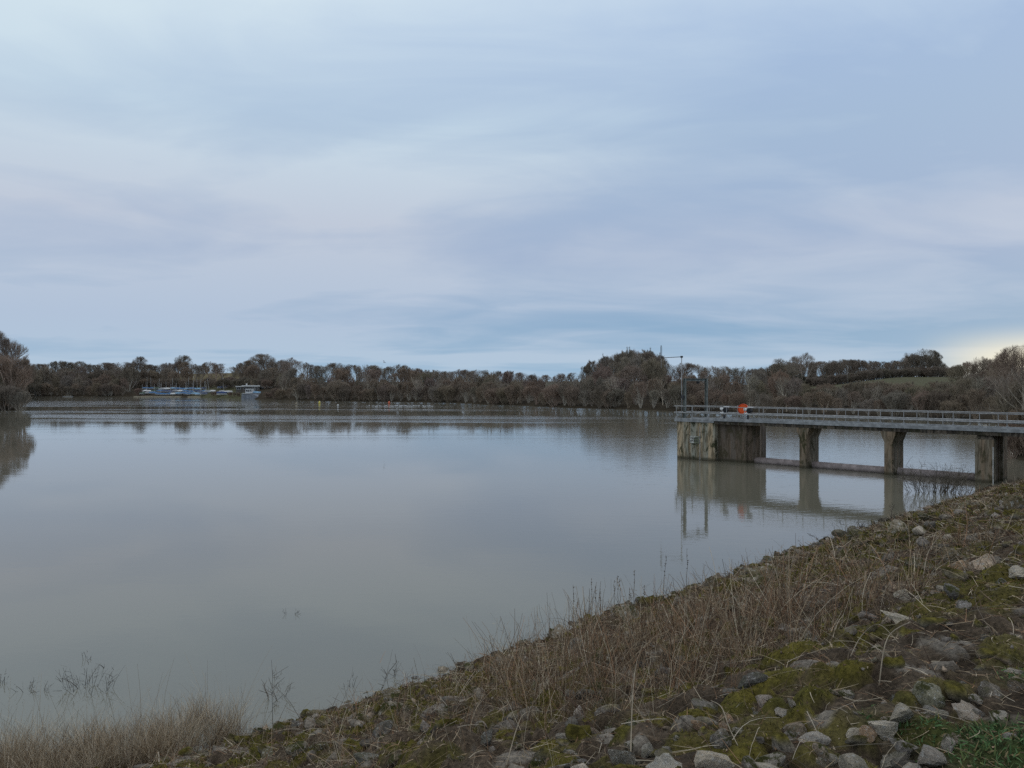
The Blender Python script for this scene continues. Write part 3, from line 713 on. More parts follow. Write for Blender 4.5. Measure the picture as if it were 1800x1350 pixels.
# -- waterline thicket, front row
x = 60.0; cnt = 0
while x < 1880:
    D = shore(x) + rt.uniform(.5, 3.0)
    if not (222 < x < 478):
        hgt = rt.uniform(3.6, 6.8) * (.95 if x < 235 else 1)
        if 1190 < x < 1800: hgt *= .82
        if 1420 < x < 1690: hgt = min(hgt, 4.3)
        tint = rt.choice([BROWN, BROWN, GREY, DARKB, RED if 880 < x < 1300 else BROWN])
        red = 'reddish ' if tint is RED else ''
        plant(x, D, hgt, rt.choice([SHRUB, MULTI, MULTI]), tint, 'waterside_shrub', 'low bare %sshrub along the waterline %s' % (red, where(x)), '%sshrubs along the waterline %s' % (red, where(x)), 'shrub', wide=rt.uniform(.8, 1.25), trunk_tint=PALE if rt.random() < .35 else None)
    x += rt.uniform(1.7, 3.2) * FPX / D
# -- second row: multi stemmed alders and willows
x = 66.0
while x < 1900:
    D = shore(x) + rt.uniform(5, 12)
    if not (228 < x < 482):
        y = 675 - (675 - top_y(x)) * rt.uniform(.05, .45)
        hgt = min(max(h_for(x, D, y), 5.0), 11)
        tint = rt.choice([RED, BROWN, PURP, BROWN, OLIVE, GREY]) if x > 480 else rt.choice([GREY, BROWN, OLIVE])
        if x > 1380: tint = rt.choice([OLIVE, BROWN, GREY]); hgt = min(hgt, 7.5 if x > 1690 or x < 1420 else 4.5)
        w = {id(RED): 'rusty ', id(PURP): 'purplish ', id(OLIVE): 'olive '}.get(id(tint), '')
        pale = rt.random() < .6
        plant(x, D, hgt, MULTI, tint, 'bare_alder', 'many stemmed bare %stree in the second row %s' % (w, where(x)), 'many stemmed %strees %s' % (w, where(x)), 'tree', wide=rt.uniform(.85, 1.1), trunk_tint=PALE if pale else None)
    x += rt.uniform(3.6, 5.6) * FPX / D
# -- open crowned trees with pale limbs standing among them
x = 500.0
while x < 1900:
    D = shore(x) + rt.uniform(1.5, 9)
    hgt = min(h_for(x, D, 675 - (675 - top_y(x)) * rt.uniform(.2, .6)), 9 if x < 1380 else 7.5)
    if 1420 < x < 1690: hgt = rt.choice([4.6, 5, 6.4])
    plant(x, D, max(hgt, 4.6), BARE, rt.choice([GREY, PALE, BROWN]), 'pale_limbed_tree', 'open bare tree with pale limbs near the waterline %s' % where(x), 'pale limbed trees near the waterline', 'tree', wide=rt.uniform(.8, 1.1), trunk_tint=(.46, .41, .33))
    x += rt.uniform(6, 12) * FPX / D
# -- third row
x = 56.0
while x < 1900:
    D = shore(x) + rt.uniform(15, 34)
    if not (235 < x < 485) and not (1390 < x < 1700):
        y = 675 - (675 - top_y(x)) * rt.uniform(.25, .85)
        hgt = min(max(h_for(x, D, y), 6.0), 14)
        tint = rt.choice([BROWN, PURP, RED, GREY, OLIVE, GREY]) if x > 480 else rt.choice([GREY, DARKB, OLIVE])
        w = {id(RED): 'rusty ', id(PURP): 'purplish ', id(OLIVE): 'olive '}.get(id(tint), '')
        plant(x, D, hgt, MULTI + TALL, tint, 'bare_tree', 'bare %stree inside the wood %s' % (w, where(x)), 'middle %strees of the wood %s' % (w, where(x)), 'tree', wide=rt.uniform(.9, 1.15), trunk_tint=PALE if rt.random() < .35 else None)
    x += rt.uniform(3.2, 5) * FPX / D
# -- skyline row
x = 54.0
while x < 1900:
    back = 75 if x < 500 else 48
    D = shore(x) + back + rt.uniform(-8, 14)
    if not (1395 < x < 1800) and not (1028 < x < 1176):
        y = top_y(x) + rt.uniform(0, 5)
        hgt = min(max(h_for(x, D, y), 6.0), 17)
        tint = rt.choice([GREY, DARKB, GREY, BROWN, DARKB])
        plant(x, D, hgt, OAK + OAK + TALL, tint, 'skyline_tree', 'bare skyline tree %s' % where(x), 'skyline trees %s' % where(x), 'tree', wide=rt.uniform(.9, 1.2))
    x += rt.uniform(3.2, 5.0) * FPX / D
# -- wood behind the left shore, filling the slope
for x in np.arange(58, 500, 9.5):
    x = float(x + rt.uniform(-4, 4)); D = shore(x) + rt.uniform(36, 60)
    if 308 < x < 425 and rt.random() < .8: continue
    plant(x, D, rt.uniform(7, 10), OAK + MULTI, rt.choice([GREY, DARKB, BROWN, OLIVE]), 'bare_tree', 'bare tree on the slope %s' % where(x), 'trees on the slope %s' % where(x), 'tree', wide=1.1)
# -- hedge and low trees directly behind the dinghies
for x in np.arange(238, 480, 8.0):
    x = float(x + rt.uniform(-3, 3)); D = shore(x) + rt.uniform(34, 42)
    plant(x, D, rt.uniform(3.6, 5.2), SHRUB, rt.choice([DARKB, BROWN, DARKB]), 'hedge_shrub', 'dark bare hedge shrub ' + where(x), 'hedge behind the dinghy park', 'shrub', wide=1.1)
# -- the domed wood
for i, (x, y, dD) in enumerate([(1032, 640, 40), (1045, 633, 48), (1058, 628, 44), (1070, 625, 52), (1082, 620, 46), (1094, 617, 54), (1106, 615, 48), (1118, 614, 56), (1129, 614, 46), (1140, 616, 54), (1150, 619, 48), (1159, 624, 52), (1166, 632, 44),
                                (1075, 632, 36), (1100, 626, 36), (1122, 624, 37), (1145, 627, 36)]):
    D = shore(x) + dD
    plant(x, D, h_for(x, D, y + 1), DOME, GREY, 'domed_wood_tree', 'slender bare tree packed into the tall domed wood', 'tall domed wood left of the aerial', 'tree', wide=1.15, trunk_tint=PALE)
# -- hill wood on the field crest at right
for x in np.arange(1335, 1690, 6.0):
    x = float(x + rt.uniform(-2.5, 2.5)); D = rt.uniform(352, 385)
    y = top_y(x) + rt.uniform(0, 6)
    plant(x, D, max(h_for(x, D, y), 5), OAK + TALL, rt.choice([GREY, DARKB, DARKB, BROWN]), 'hilltop_tree', 'bare dark tree in the crest wood ' + where(x), 'wood on the crest of the green field', 'tree', wide=.85)
for x in np.arange(1330, 1690, 4.5):
    plant(float(x), rt.uniform(345, 358), rt.uniform(4.2, 5.8), SHRUB, DARKB, 'hilltop_shrub', 'dark undergrowth shrub of the crest wood ' + where(float(x)), 'undergrowth on the crest of the green field', 'shrub', wide=1.0, sink=.9)
for x in np.arange(1400, 1700, 13):
    x = float(x + rt.uniform(-4, 4)); D = shore(x) + rt.uniform(20, 30)
    plant(x, D, rt.uniform(3.8, 5.4), MULTI + SHRUB, rt.choice([OLIVE, BROWN, OLIVE]), 'hedge_tree', 'bushy bare hedge tree below the green field ' + where(x), 'hedge at the foot of the green field', 'tree', wide=1.1)
# -- right end of the shore
for x, y, dD, k in ((1690, 640, 60, OAK), (1705, 634, 70, TALL), (1722, 627, 66, OAK), (1742, 630, 60, OAK), (1760, 634, 50, TALL), (1772, 631, 44, OAK), (1785, 620, 30, TALL), (1812, 602, 26, OAK)):
    D = shore(x) + dD
    lab = {1722: 'rounded bare tree against the sunset glow at the right', 1812: 'tallest bare tree cut off by the right picture edge'}.get(x, 'bare tree massed at the right end of the far shore')
    plant(x, D, h_for(x, D, y), k, rt.choice([OLIVE, BROWN, GREY]), 'bare_tree', lab, None if x in (1722, 1812) else 'trees at the right end of the far shore', 'tree', wide=.95)
# -- single trees that stand out
for x, y, D, k, w, tint, lab in (
        (246, 626, 440, OAK, .75, DARKB, 'small crowned tree poking above the ridge left of the dinghies'),
        (321, 624, 436, OAK, .9, DARKB, 'broad bare oak standing above the ridge over the dinghy masts'),
        (462, 621, 380, OAK, 1.25, DARKB, 'tallest wide domed oak on the ridge above the clubhouse'),
        (345, 640, 402, OAK, .85, DARKB, 'oak with dark forked trunk in front of the pale field'),
        (413, 652, 392, OAK, .8, OLIVE, 'mossy forked tree just left of the clubhouse'),
        (508, 629, 345, OAK, 1.0, GREY, 'grey fan crowned tree on the skyline right of the clubhouse'),
        (1370, 629, 238, OAK, .9, GREY, 'fan crowned bare oak left of the ivy clad tree'),
        (1412, 621, 226, OAK, .85, GREY, 'bare oak with round crown above an ivy covered trunk'),
        (1624, 613, 356, OAK, 1.25, DARKB, 'largest domed tree on the crest of the green field'),
        (1600, 620, 360, OAK, 1.0, DARKB, 'second domed tree joined left of the largest one on the crest'),
        (1640, 670, 165, OAK, .9, OLIVE, 'low spreading bare tree in front of the green field'),
        (1715, 655, 150, OAK, .95, GREY, 'wide grey bare tree behind the bank pier')):
    plant(x, D, h_for(x, D, y), k, tint, 'bare_oak', lab, None, 'tree', wide=w)
for x, y, D, w, lab in ((1408, 655, 222, .55, 'dark ivy column round the trunk of the round crowned oak'), (1388, 650, 224, .9, 'dark evergreen bush below the fan crowned oak'), (1168, 668, 184, .8, 'dark holly in the wood below the aerial'),
                        (1575, 690, 150, .9, 'black green holly bush behind the footbridge railing'), (190, 640, 440, 1.0, 'dark conifer clump on the left ridge'), (292, 638, 448, .9, 'dark evergreen on the ridge above the masts'), (938, 656, 262, .5, 'small dark conifer breaking the low middle skyline')):
    plant(x, D, h_for(x, D, y), DARK, (0.030, 0.034, 0.020), 'evergreen_tree', lab, None, 'tree', wide=w)
# -- left headland
for x, D, hgt, k, tint, w, lab in ((-12, 180, 17.5, TALL, GREY, 1.1, 'tall bare tree cut by the left picture edge on the headland'), (20, 186, 15.5, TALL, BROWN, .95, 'second tall bare tree on the left headland'),
                             (8, 176, 12, MULTI, RED, 1.2, 'rusty willow filling the middle of the left headland'), (34, 180, 11, MULTI, BROWN, .9, 'brown bushy tree at the tip of the left headland'),
                             (-30, 174, 9, MULTI, OLIVE, 1.3, 'olive bushy tree at the far left of the headland'), (14, 172.5, 5.5, SHRUB, DARKB, 1.2, 'dark shrub overhanging the water at the left headland'), (36, 172.5, 4.2, SHRUB, GREY, 1.0, 'pale twiggy shrub dipping into the water at the headland tip'),
                             (-10, 172.5, 5.5, SHRUB, DARKB, 1.2, 'dark shrub at the left picture edge on the water')):
    plant(x, D, hgt, k, tint, 'headland_tree', lab, None, 'shrub' if k is SHRUB else 'tree', wide=w)
for i, (x, dD) in enumerate(((1780, 1.0), (1784, 4), (1790, 1.5), (1797, 5), (1803, 1.5), (1812, 3), (1822, 1.5), (1788, 9), (1800, 11), (1781, 16), (1780, 26))):
    plant(x, shore(x) + dD, rt.uniform(1.9, 2.6), SHRUB, rt.choice([BROWN, RED]), 'waterside_shrub', 'low brown scrub at the corner shore right of the bank pier', 'scrub on the corner shore', 'shrub', wide=.8)
# hedge in front of the clubhouse
for x in (374, 381, 405, 412, 419, 468, 474):
    plant(x, shore(x) + 2.5, rt.uniform(1.8, 2.4), SHRUB, rt.choice([BROWN, DARKB, RED]), 'garden_shrub', 'small brown shrub on the shore in front of the clubhouse', 'shrubs in front of the clubhouse', 'shrub', wide=.8)
plant(243, 363, 3.4, SHRUB, RED, 'garden_shrub', 'rounded reddish bush at the left end of the dinghy park', None, 'shrub', wide=1.0)

# ------------------------------------------------------------------ sailing club
def P(px, y, D): return ((px - 900) / FPX * D, D, EYE + (675 - y) * D / FPX)
def dinghy_mesh():
    L, B, H = 4.2, 1.6, .55
    st = [(-.5, .78, .0), (-.25, .95, -.05), (0, 1.0, -.08), (.25, .8, -.04), (.42, .4, .05), (.5, .03, .12)]
    vs = []; fs = []
    for x, w, k in st:
        vs += [(x * L, -w * B / 2, H + k * .4), (x * L, -w * B * .36, .12 + max(k, 0)), (x * L, 0, .02 + max(k, 0)), (x * L, w * B * .36, .12 + max(k, 0)), (x * L, w * B / 2, H + k * .4)]
    for i in range(5):
        for k in range(4): fs.append((i * 5 + k, i * 5 + k + 1, i * 5 + k + 6, i * 5 + k + 5))
    fs.append((0, 1, 2, 3, 4)); hull = MB().add(vs, fs).mesh('hull')
    vs = []; fs = []
    for i, (x, w, k) in enumerate(st):
        rz_ = H + .28 + .25 * (1 - abs(x + .05) * 1.7)
        vs += [(x * L * 1.01, -w * B * .53, H - .1), (x * L * 1.01, -w * B * .3, H + .12 + .1 * w), (x * L * 1.01, 0, rz_), (x * L * 1.01, w * B * .3, H + .12 + .1 * w), (x * L * 1.01, w * B * .53, H - .1)]
    for i in range(5):
        for k in range(4): fs.append((i * 5 + k, i * 5 + k + 5, i * 5 + k + 6, i * 5 + k + 1))
    fs.append((4, 3, 2, 1, 0)); cover = MB().add(vs, fs).mesh('cover')
    mast = MB().tube([(.7, 0, .5), (.7, 0, 6.3)], [.065, .05], 6).mesh('mast'); mast.materials.append(M_mast)
    boom = MB().tube([(.7, 0, 1.15), (-1.6, 0, 1.0)], .05, 6).mesh('boom'); boom.materials.append(M_mast)
    trolley = MB().box(-1.2, 1.2, -.5, -.44, -.12, .08).box(-1.2, 1.2, .44, .5, -.12, .08).box(-.3, -.2, -.7, .7, -.2, .05).mesh('trolley'); trolley.materials.append(M_galv)
    hull.materials.append(M_white)
    return hull, cover, mast, boom, trolley
hull, cover, mast, boom, trolley = dinghy_mesh()
covers = {}
for nm, m in (('blue', M_blue), ('pale blue', M_paleblue), ('navy', M_navy), ('grey', M_greycover), ('green', M_greencover), ('white', M_white)):
    c = cover.copy(); c.materials.append(m); covers[nm] = c
rb = random.Random(9)
def dinghy(px, D, cname, label, group, masted=True, roll=0.0):
    x = (px - 900) / FPX * D
    o = empty('sailing_dinghy', (x, D, float(land_z(px, D)) + .25), rb.uniform(-.9, .9) + (math.pi if rb.random() < .5 else 0) + .5)
    o.rotation_euler[0] = roll; o.scale = (.85, .85, .9)
    link('hull', hull, o); link('cover', covers[cname], o); link('trolley', trolley, o)
    if masted:
        mm = link('mast', mast, o); mm.scale = (1, 1, rb.uniform(.55, 1.15)); mm.rotation_euler = (rb.uniform(-.06, .06), rb.uniform(-.08, .08), 0)
        link('boom', boom, o)
    tag(o, label, 'dinghy', group)
for i in range(38):
    px = 252 + i * 3.0 + rb.uniform(-1.5, 1.5)
    row = i % 3
    D = shore(px) + (4, 13, 27)[row] + rb.uniform(-2, 2)
    if px < 290: cn = rb.choice(['grey', 'green', 'navy', 'white', 'blue'])
    else: cn = rb.choice(['blue', 'blue', 'pale blue', 'navy', 'navy', 'white', 'grey'])
    side = 'left half' if px < 305 else 'right half'
    dinghy(px, D, cn, 'dinghy with %s cover, %s of the dinghy park' % (cn, side), '%s covered dinghies in the %s of the dinghy park' % (cn, side), masted=rb.random() < .78)
for px, D, cn, lab in ((366, 352, 'grey', 'grey covered dinghy on the grass right of the blue rows'), (374, 351, 'white', 'white covered dinghy on the grass left of the clubhouse'), (392, 340, 'white', 'white dinghy near the hedge before the clubhouse'), (401, 336, 'white', 'upturned white dinghy beside the clubhouse terrace')):
    dinghy(px, D, cn, lab, None, masted=px in (392, 366), roll=.2)
for i, px in enumerate((389, 394, 398, 405)):
    dinghy(px, 362 + i, 'navy', 'masted dinghy under a navy cover by the hedge left of the clubhouse', 'navy dinghies left of the clubhouse')
# blue tarpaulined safety boat
sb_ = empty('safety_boat', P(390, 697.5, 332), .3); sb_.location.z = float(land_z(390, 332)) + .2
link('hull', hull, sb_); link('cover', covers['navy'], sb_); sb_.scale = (1.0, 1.2, 1.6); tag(sb_, 'large boat under a dark blue cover among the shoreline shrubs', 'boat')
# pontoon
for x0, x1, lab in ((236, 318, 'long pale timber pontoon along the shore below the dinghies'), (331, 352, 'short pale timber pontoon at the right of the dinghy park')):
    D = 350 if x0 < 300 else 343
    o = empty('timber_pontoon', P((x0 + x1) / 2, 699, D)); o.location.z = 0
    L = (x1 - x0) / FPX * D; n = int(L / 3); w = L / n
    for k in range(n):
        MB().box(-L / 2 + k * w + .04, -L / 2 + (k + 1) * w - .04, -.9, .9, -.1, .42).build('deck_section', M_timber, o)
    tag(o, lab, 'pontoon')
o = empty('floating_raft', P(119, 696.5, 356)); o.location.z = 0
MB().box(-2, 2, -.8, .8, -.1, .3).build('raft_deck', M_galv, o)
MB().box(-1.6, 1.6, -.6, .6, .3, .42).build('raft_boards', M_timber, o); tag(o, 'small grey floating raft off the left wooded shore', 'raft')
# clubhouse
ch = empty('clubhouse', P(442, 692, 332), 0); ch.location.z = 1.9
def cb(px0, px1, y0, y1, D0_, D1_, name, m, parent=None):
    x0, _, z0 = P(px0, y1, D0_); x1, _, z1 = P(px1, y0, D0_)
    X, Y, Z = ch.location
    return MB().box(x0 - X, x1 - X, D0_ - Y, D1_ - Y, z0 - Z, z1 - Z).build(name, m, parent or ch)
cb(426, 455.5, 679.6, 691.5, 331, 340, 'wall', M_wallbrown)
cb(414.5, 425.8, 680.0, 691.5, 332, 339, 'wall', M_wallbrown)
cb(455.7, 472, 681.5, 690, 333, 340, 'wall', M_wallbrown)
cb(424.5, 457, 677.2, 679.5, 329.8, 341, 'roof_fascia', M_white)
cb(455.9, 473.5, 680.3, 681.4, 332, 341, 'roof_fascia', M_white)
cb(413.8, 424.4, 678.6, 679.9, 331, 340, 'roof_fascia', M_white)
for px in (415.5, 419.2, 422.5, 428, 432.2, 436.4, 440.6, 444.8, 449): 
    f = cb(px, px + 2.9, 680.4, 684.6, 330.7 if px > 425 else 331.7, 330.95 if px > 425 else 331.95, 'window', M_white)
    cb(px + .35, px + 2.5, 681.0, 684.0, 330.6 if px > 425 else 331.6, 330.69 if px > 425 else 331.69, 'pane', M_glass, f)
for px in (457.5, 462, 466.5):
    f = cb(px, px + 3.4, 682.4, 685.4, 332.7, 332.95, 'window', M_white); cb(px + .4, px + 3, 682.9, 685, 332.6, 332.69, 'pane', M_glass, f)
for px in (443.5, 446.5, 449.5, 452.5, 455): cb(px, px + .5, 679.6, 692, 326.4, 326.55, 'veranda_post', M_galv)
cb(443.2, 455.6, 687.2, 687.7, 326.2, 326.35, 'veranda_rail', M_paleblue)
cb(443.2, 455.6, 688.0, 691.0, 326.45, 326.5, 'veranda_panel', M_gwall)
# pitched roof behind
x0, _, z0 = P(434, 680, 345); x1, _, z1 = P(471, 672.5, 345); X, Y, Z = ch.location
MB().add([(x0 - X, 343 - Y, z0 - Z), (x1 - X, 343 - Y, z0 - Z), (x1 - X, 349 - Y, z1 - Z), (x0 - X, 349 - Y, z1 - Z), (x0 - X, 355 - Y, z0 - Z), (x1 - X, 355 - Y, z0 - Z)],
         [(0, 1, 2, 3), (3, 2, 5, 4), (0, 3, 4), (1, 5, 2), (0, 4, 5, 1)]).build('pitched_roof', M_roof, ch)
cb(434.5, 470.5, 679.5, 690, 342.5, 354.5, 'rear_wall', M_wallbrown)
for px in (433, 453.5): cb(px - .7, px + .7, 674, 677.1, 335, 336, 'roof_vent', M_white)
tag(ch, 'low clubhouse with white fascia, row of windows and brown pitched roof behind', 'building')
# race hut and its wall
hut = empty('race_hut', P(437, 691.5, 306)); X, Y, Z = hut.location
def hb(px0, px1, y0, y1, d0, d1, name, m, parent=None):
    x0, _, z0 = P(px0, y1, d0); x1, _, z1 = P(px1, y0, d0)
    return MB().box(x0 - X, x1 - X, d0 - Y, d1 - Y, z0 - Z, z1 - Z).build(name, m, parent or hut)
hb(431.3, 442.8, 684.4, 691.4, 305, 308, 'wall', M_white); hb(430.8, 443.3, 683.6, 684.3, 304.7, 308.3, 'roof', M_white)
for px0, px1 in ((432.3, 435), (435.7, 438.6), (440, 441.6)):
    hb(px0, px1, 685.8, 688.2, 304.9, 304.97, 'window', M_glass)
tag(hut, 'small white race hut with three dark windows on the shore wall', 'hut')
rw = empty('retaining_wall', P(441, 702, 303)); X, Y, Z = rw.location
x0 = P(425.5, 0, 303)[0] - X; x1 = P(458, 0, 303)[0] - X
h = P(0, 691.6, 303)[2]
MB().add([(x0, -1, -1 - Z), (x1, -1, -1 - Z), (x1, -1, .6 - Z), (x1 - 2.6, -1, h - .3 - Z), (x0 + .2, -1, h - Z), (x0, 6, -1 - Z), (x1, 6, -1 - Z), (x1, 6, .9 - Z), (x1 - 2.6, 6, h - .3 - Z), (x0 + .2, 6, h - Z)],
         [(0, 1, 2, 3, 4), (9, 8, 7, 6, 5), (0, 5, 6, 1), (1, 6, 7, 2), (2, 7, 8, 3), (3, 8, 9, 4), (4, 9, 5, 0)]).build('wall', M_gwall, rw)
MB().box(x0 + .3, x0 + 3.2, -1.2, 0, h - Z, h + .18 - Z).build('coping', M_white, rw)
tag(rw, 'grey sloping concrete shore wall under the white race hut', 'wall')
for px, D, lab in ((434.5, 309, 'flat blue dinghy lying on the wall right of the race hut'),):
    o = empty('rowing_boat', P(449, 692.3, 307), .3); link('hull', hull, o); link('cover', covers['pale blue'], o); tag(o, lab, 'boat')
# posts on the hill
o = empty('power_pole', ((1490 - 900) / FPX * 335, 335, float(land_z(1490, 335)) - .3))
MB().tube([(0, 0, 0), (0, 0, 8.0)], [.15, .1], 8).build('pole', flat('weathered_pole', (0.22, 0.2, 0.17)), o, True)
MB().box(-1, 1, -.06, .06, 7.3, 7.42).build('crossarm', M_wallbrown, o); tag(o, 'single power pole on the green field crest', 'pole')

# buoys and birds
def buoy(px, y, m, r, lab, cone=False):
    D = FPX * EYE / (y - 675); x = (px - 900) / FPX * D
    o = empty('marker_buoy', (x, D, 0))
    if cone: MB().tube([(0, 0, -.1), (0, 0, .05), (0, 0, r * 1.6), (0, 0, r * 2.4)], [r * .6, r, r * .8, r * .15], 14).build('float', m, o, True)
    else: MB().tube([(0, 0, -.1)] + [(0, 0, r - r * math.cos(k)) for k in np.linspace(.3, 3.1, 9)], [.05] + [r * math.sin(k) + .01 for k in np.linspace(.3, 3.1, 9)], 14).build('float', m, o, True)
    MB().tube([(0, 0, r * 1.9), (0, 0, r * 2.5)], r * .12, 6).build('lifting_eye', M_galv, o)
    tag(o, lab, 'buoy')
buoy(561.5, 709.5, M_yellow, .33, 'yellow marker buoy right of the clubhouse', True)
buoy(684, 709.5, M_red, .33, 'orange red marker buoy above the line of gulls', True)
buoy(521, 711, M_timber, .28, 'small dull buoy left of the yellow one')
buoy(594, 714, M_white, .24, 'small white buoy left of the gulls')
bird_b = MB().tube([(-.24, 0, .10), (-.14, 0, .11), (0, 0, .12), (.13, 0, .13), (.2, 0, .2), (.26, 0, .21), (.31, 0, .20)], [.01, .07, .1, .085, .05, .05, .012], 8).mesh('body', True); bird_b.materials.append(M_gull)
bird_w = MB().tube([(-.32, 0, .16), (-.15, 0, .2), (.08, 0, .19)], [.01, .075, .02], 6).mesh('wings', True); bird_w.materials.append(M_gullw)
rg = random.Random(5)
for i in range(58):
    px = rg.triangular(640, 770, 705); y = 714.5 + rg.uniform(-.7, .9)
    D = FPX * EYE / (y - 675)
    o = empty('gull', ((px - 900) / FPX * D, D, 0), rg.uniform(0, 6.28)); o.scale = (1.05,) * 3
    link('body', bird_b, o); link('wings', bird_w, o)
    tag(o, 'white gull floating in the line of resting birds on the far water', 'gull', 'gulls resting in a line on the water')
o = empty('flying_gull', P(675, 637, 150), .8)
MB().tube([(-.2, 0, 0), (0, 0, 0), (.2, 0, .02)], [.02, .08, .03], 8).build('body', M_gull, o)
for s in (-1, 1): MB().add([(-.08, 0, .02), (.1, 0, .02), (.12, s * .35, .22), (-.02, s * .75, .2), (-.08, s * .35, .2)], [(0, 1, 2, 3, 4)] if s > 0 else [(4, 3, 2, 1, 0)]).build('wing', M_gullw, o)
o.rotation_euler = (.5, .3, .8); tag(o, 'lone gull in flight above the skyline trees', 'gull')

# ------------------------------------------------------------------ stones of the bank
Mst, t, b = mat('lichened_stone')
oi = N(t, 'ShaderNodeObjectInfo'); o_ = N(t, 'ShaderNodeTexCoord').outputs['Object']; geo = N(t, 'ShaderNodeNewGeometry')
vadd = N(t, 'ShaderNodeVectorMath', operation='ADD'); t.links.new(o_, vadd.inputs[0]); t.links.new(COMB(t, MATH(t, 'MULTIPLY', oi.outputs['Random'], 50), 0, 0), vadd.inputs[1])
pv_ = vadd.outputs[0]
f1 = NOISE(t, pv_, 2.2, 6, 0.65, .3); f2 = NOISE(t, pv_, 14.0, 5, 0.7); f3 = NOISE(t, pv_, 5.0, 4, 0.6)
c = MIX(t, 1.0, oi.outputs['Color'], RAMP(t, f1, [(0.3, g4(.7, .7, .7)), (0.7, g4(1.45, 1.4, 1.32))]), 'MULTIPLY')
c = MIX(t, 1.0, c, RAMP(t, f2, [(0.35, g4(.65, .65, .65)), (0.65, g4(1.4, 1.4, 1.4))]), 'MULTIPLY')
c = MIX(t, MATH(t, 'MULTIPLY', MAPR(t, f3, .56, .64), .75), c, g4(.52, .51, .47))
sn = N(t, 'ShaderNodeSeparateXYZ'); t.links.new(geo.outputs['Normal'], sn.inputs[0])
mm = MATH(t, 'MULTIPLY', MAPR(t, NOISE(t, pv_, 1.5, 5, .65), .44, .56), MAPR(t, sn.outputs[2], -.1, .5))
mm = MATH(t, 'MULTIPLY', mm, MAPR(t, oi.outputs['Alpha'], 0.0, 1.0, 0, 1, False))
c = MIX(t, mm, c, RAMP(t, f2, [(0.3, g4(.022, .026, .007)), (0.7, g4(.095, .092, .02))]))
t.links.new(c, b.inputs['Base Color']); b.inputs['Roughness'].default_value = .92; b.inputs['Specular IOR Level'].default_value = .2
bp = N(t, 'ShaderNodeBump'); bp.inputs['Strength'].default_value = .8; bp.inputs['Distance'].default_value = .06
t.links.new(f2, bp.inputs['Height']); t.links.new(bp.outputs[0], b.inputs['Normal'])
import bmesh
def rock(seed, sub=3):
    rs = np.random.default_rng(seed); bm = bmesh.new(); bmesh.ops.create_icosphere(bm, subdivisions=sub, radius=1)
    n = rs.normal(size=(9, 3)); n /= np.linalg.norm(n, axis=1, keepdims=True); d = rs.uniform(.34, .72, 9)
    for v in bm.verts:
        u = np.array(v.co.normalized()); r = min([1.1] + [d[k] / max(n[k] @ u, .05) for k in range(9)])
        r *= 1 + .07 * mnoise.noise(Vector(u * 1.7 + seed)) + .05 * mnoise.noise(Vector(u * 5 + seed)) + .03 * mnoise.noise(Vector(u * 11 + seed))
        v.co = Vector(u * r)
    sc = rs.uniform(.75, 1.25, 3); sc[2] *= .8
    for v in bm.verts: v.co = Vector((v.co.x * sc[0], v.co.y * sc[1], v.co.z * sc[2]))
    me = bpy.data.meshes.new('stone'); bm.to_mesh(me); bm.free(); me.materials.append(Mst); return me
ROCK = [rock(i) for i in range(14)]
rk = random.Random(21)
STC = [(0.34, 0.305, 0.26), (0.25, 0.225, 0.195), (0.42, 0.38, 0.325), (0.30, 0.24, 0.185), (0.17, 0.16, 0.145), (0.28, 0.255, 0.235)]
def stone(q, s, size, col=None, moss=None, sink=.3, flatk=1.0):
    x, y = qs2xy(q, s)
    o = link('stone', ROCK[rk.randrange(len(ROCK))], bank)
    k = size / 2
    o.scale = (k * rk.uniform(.95, 1.35), k * rk.uniform(.8, 1.15), k * rk.uniform(.75, 1.05) * flatk)
    o.location = (float(x), float(y), float(bank_z(q, s)) - float(domes(np.array(q), np.array(s))[0]) * .35 + k * (.66 - sink * 1.2) * flatk)
    o.rotation_euler = (rk.uniform(-.45, .45), rk.uniform(-.45, .45), rk.uniform(0, 6.28))
    c = tuple(a * k_ for a, k_ in zip(col, (1.75, 1.66, 1.52))) if col else rk.choice(STC); v = rk.uniform(.8, 1.15)
    o.color = (c[0] * v, c[1] * v, c[2] * v, moss if moss is not None else rk.choice([0, .5, 1, 1, 1]))
PALE_S = (0.27, 0.255, 0.225); DARK_S = (0.085, 0.085, 0.085); BROWN_S = (0.22, 0.16, 0.115)
placed = []
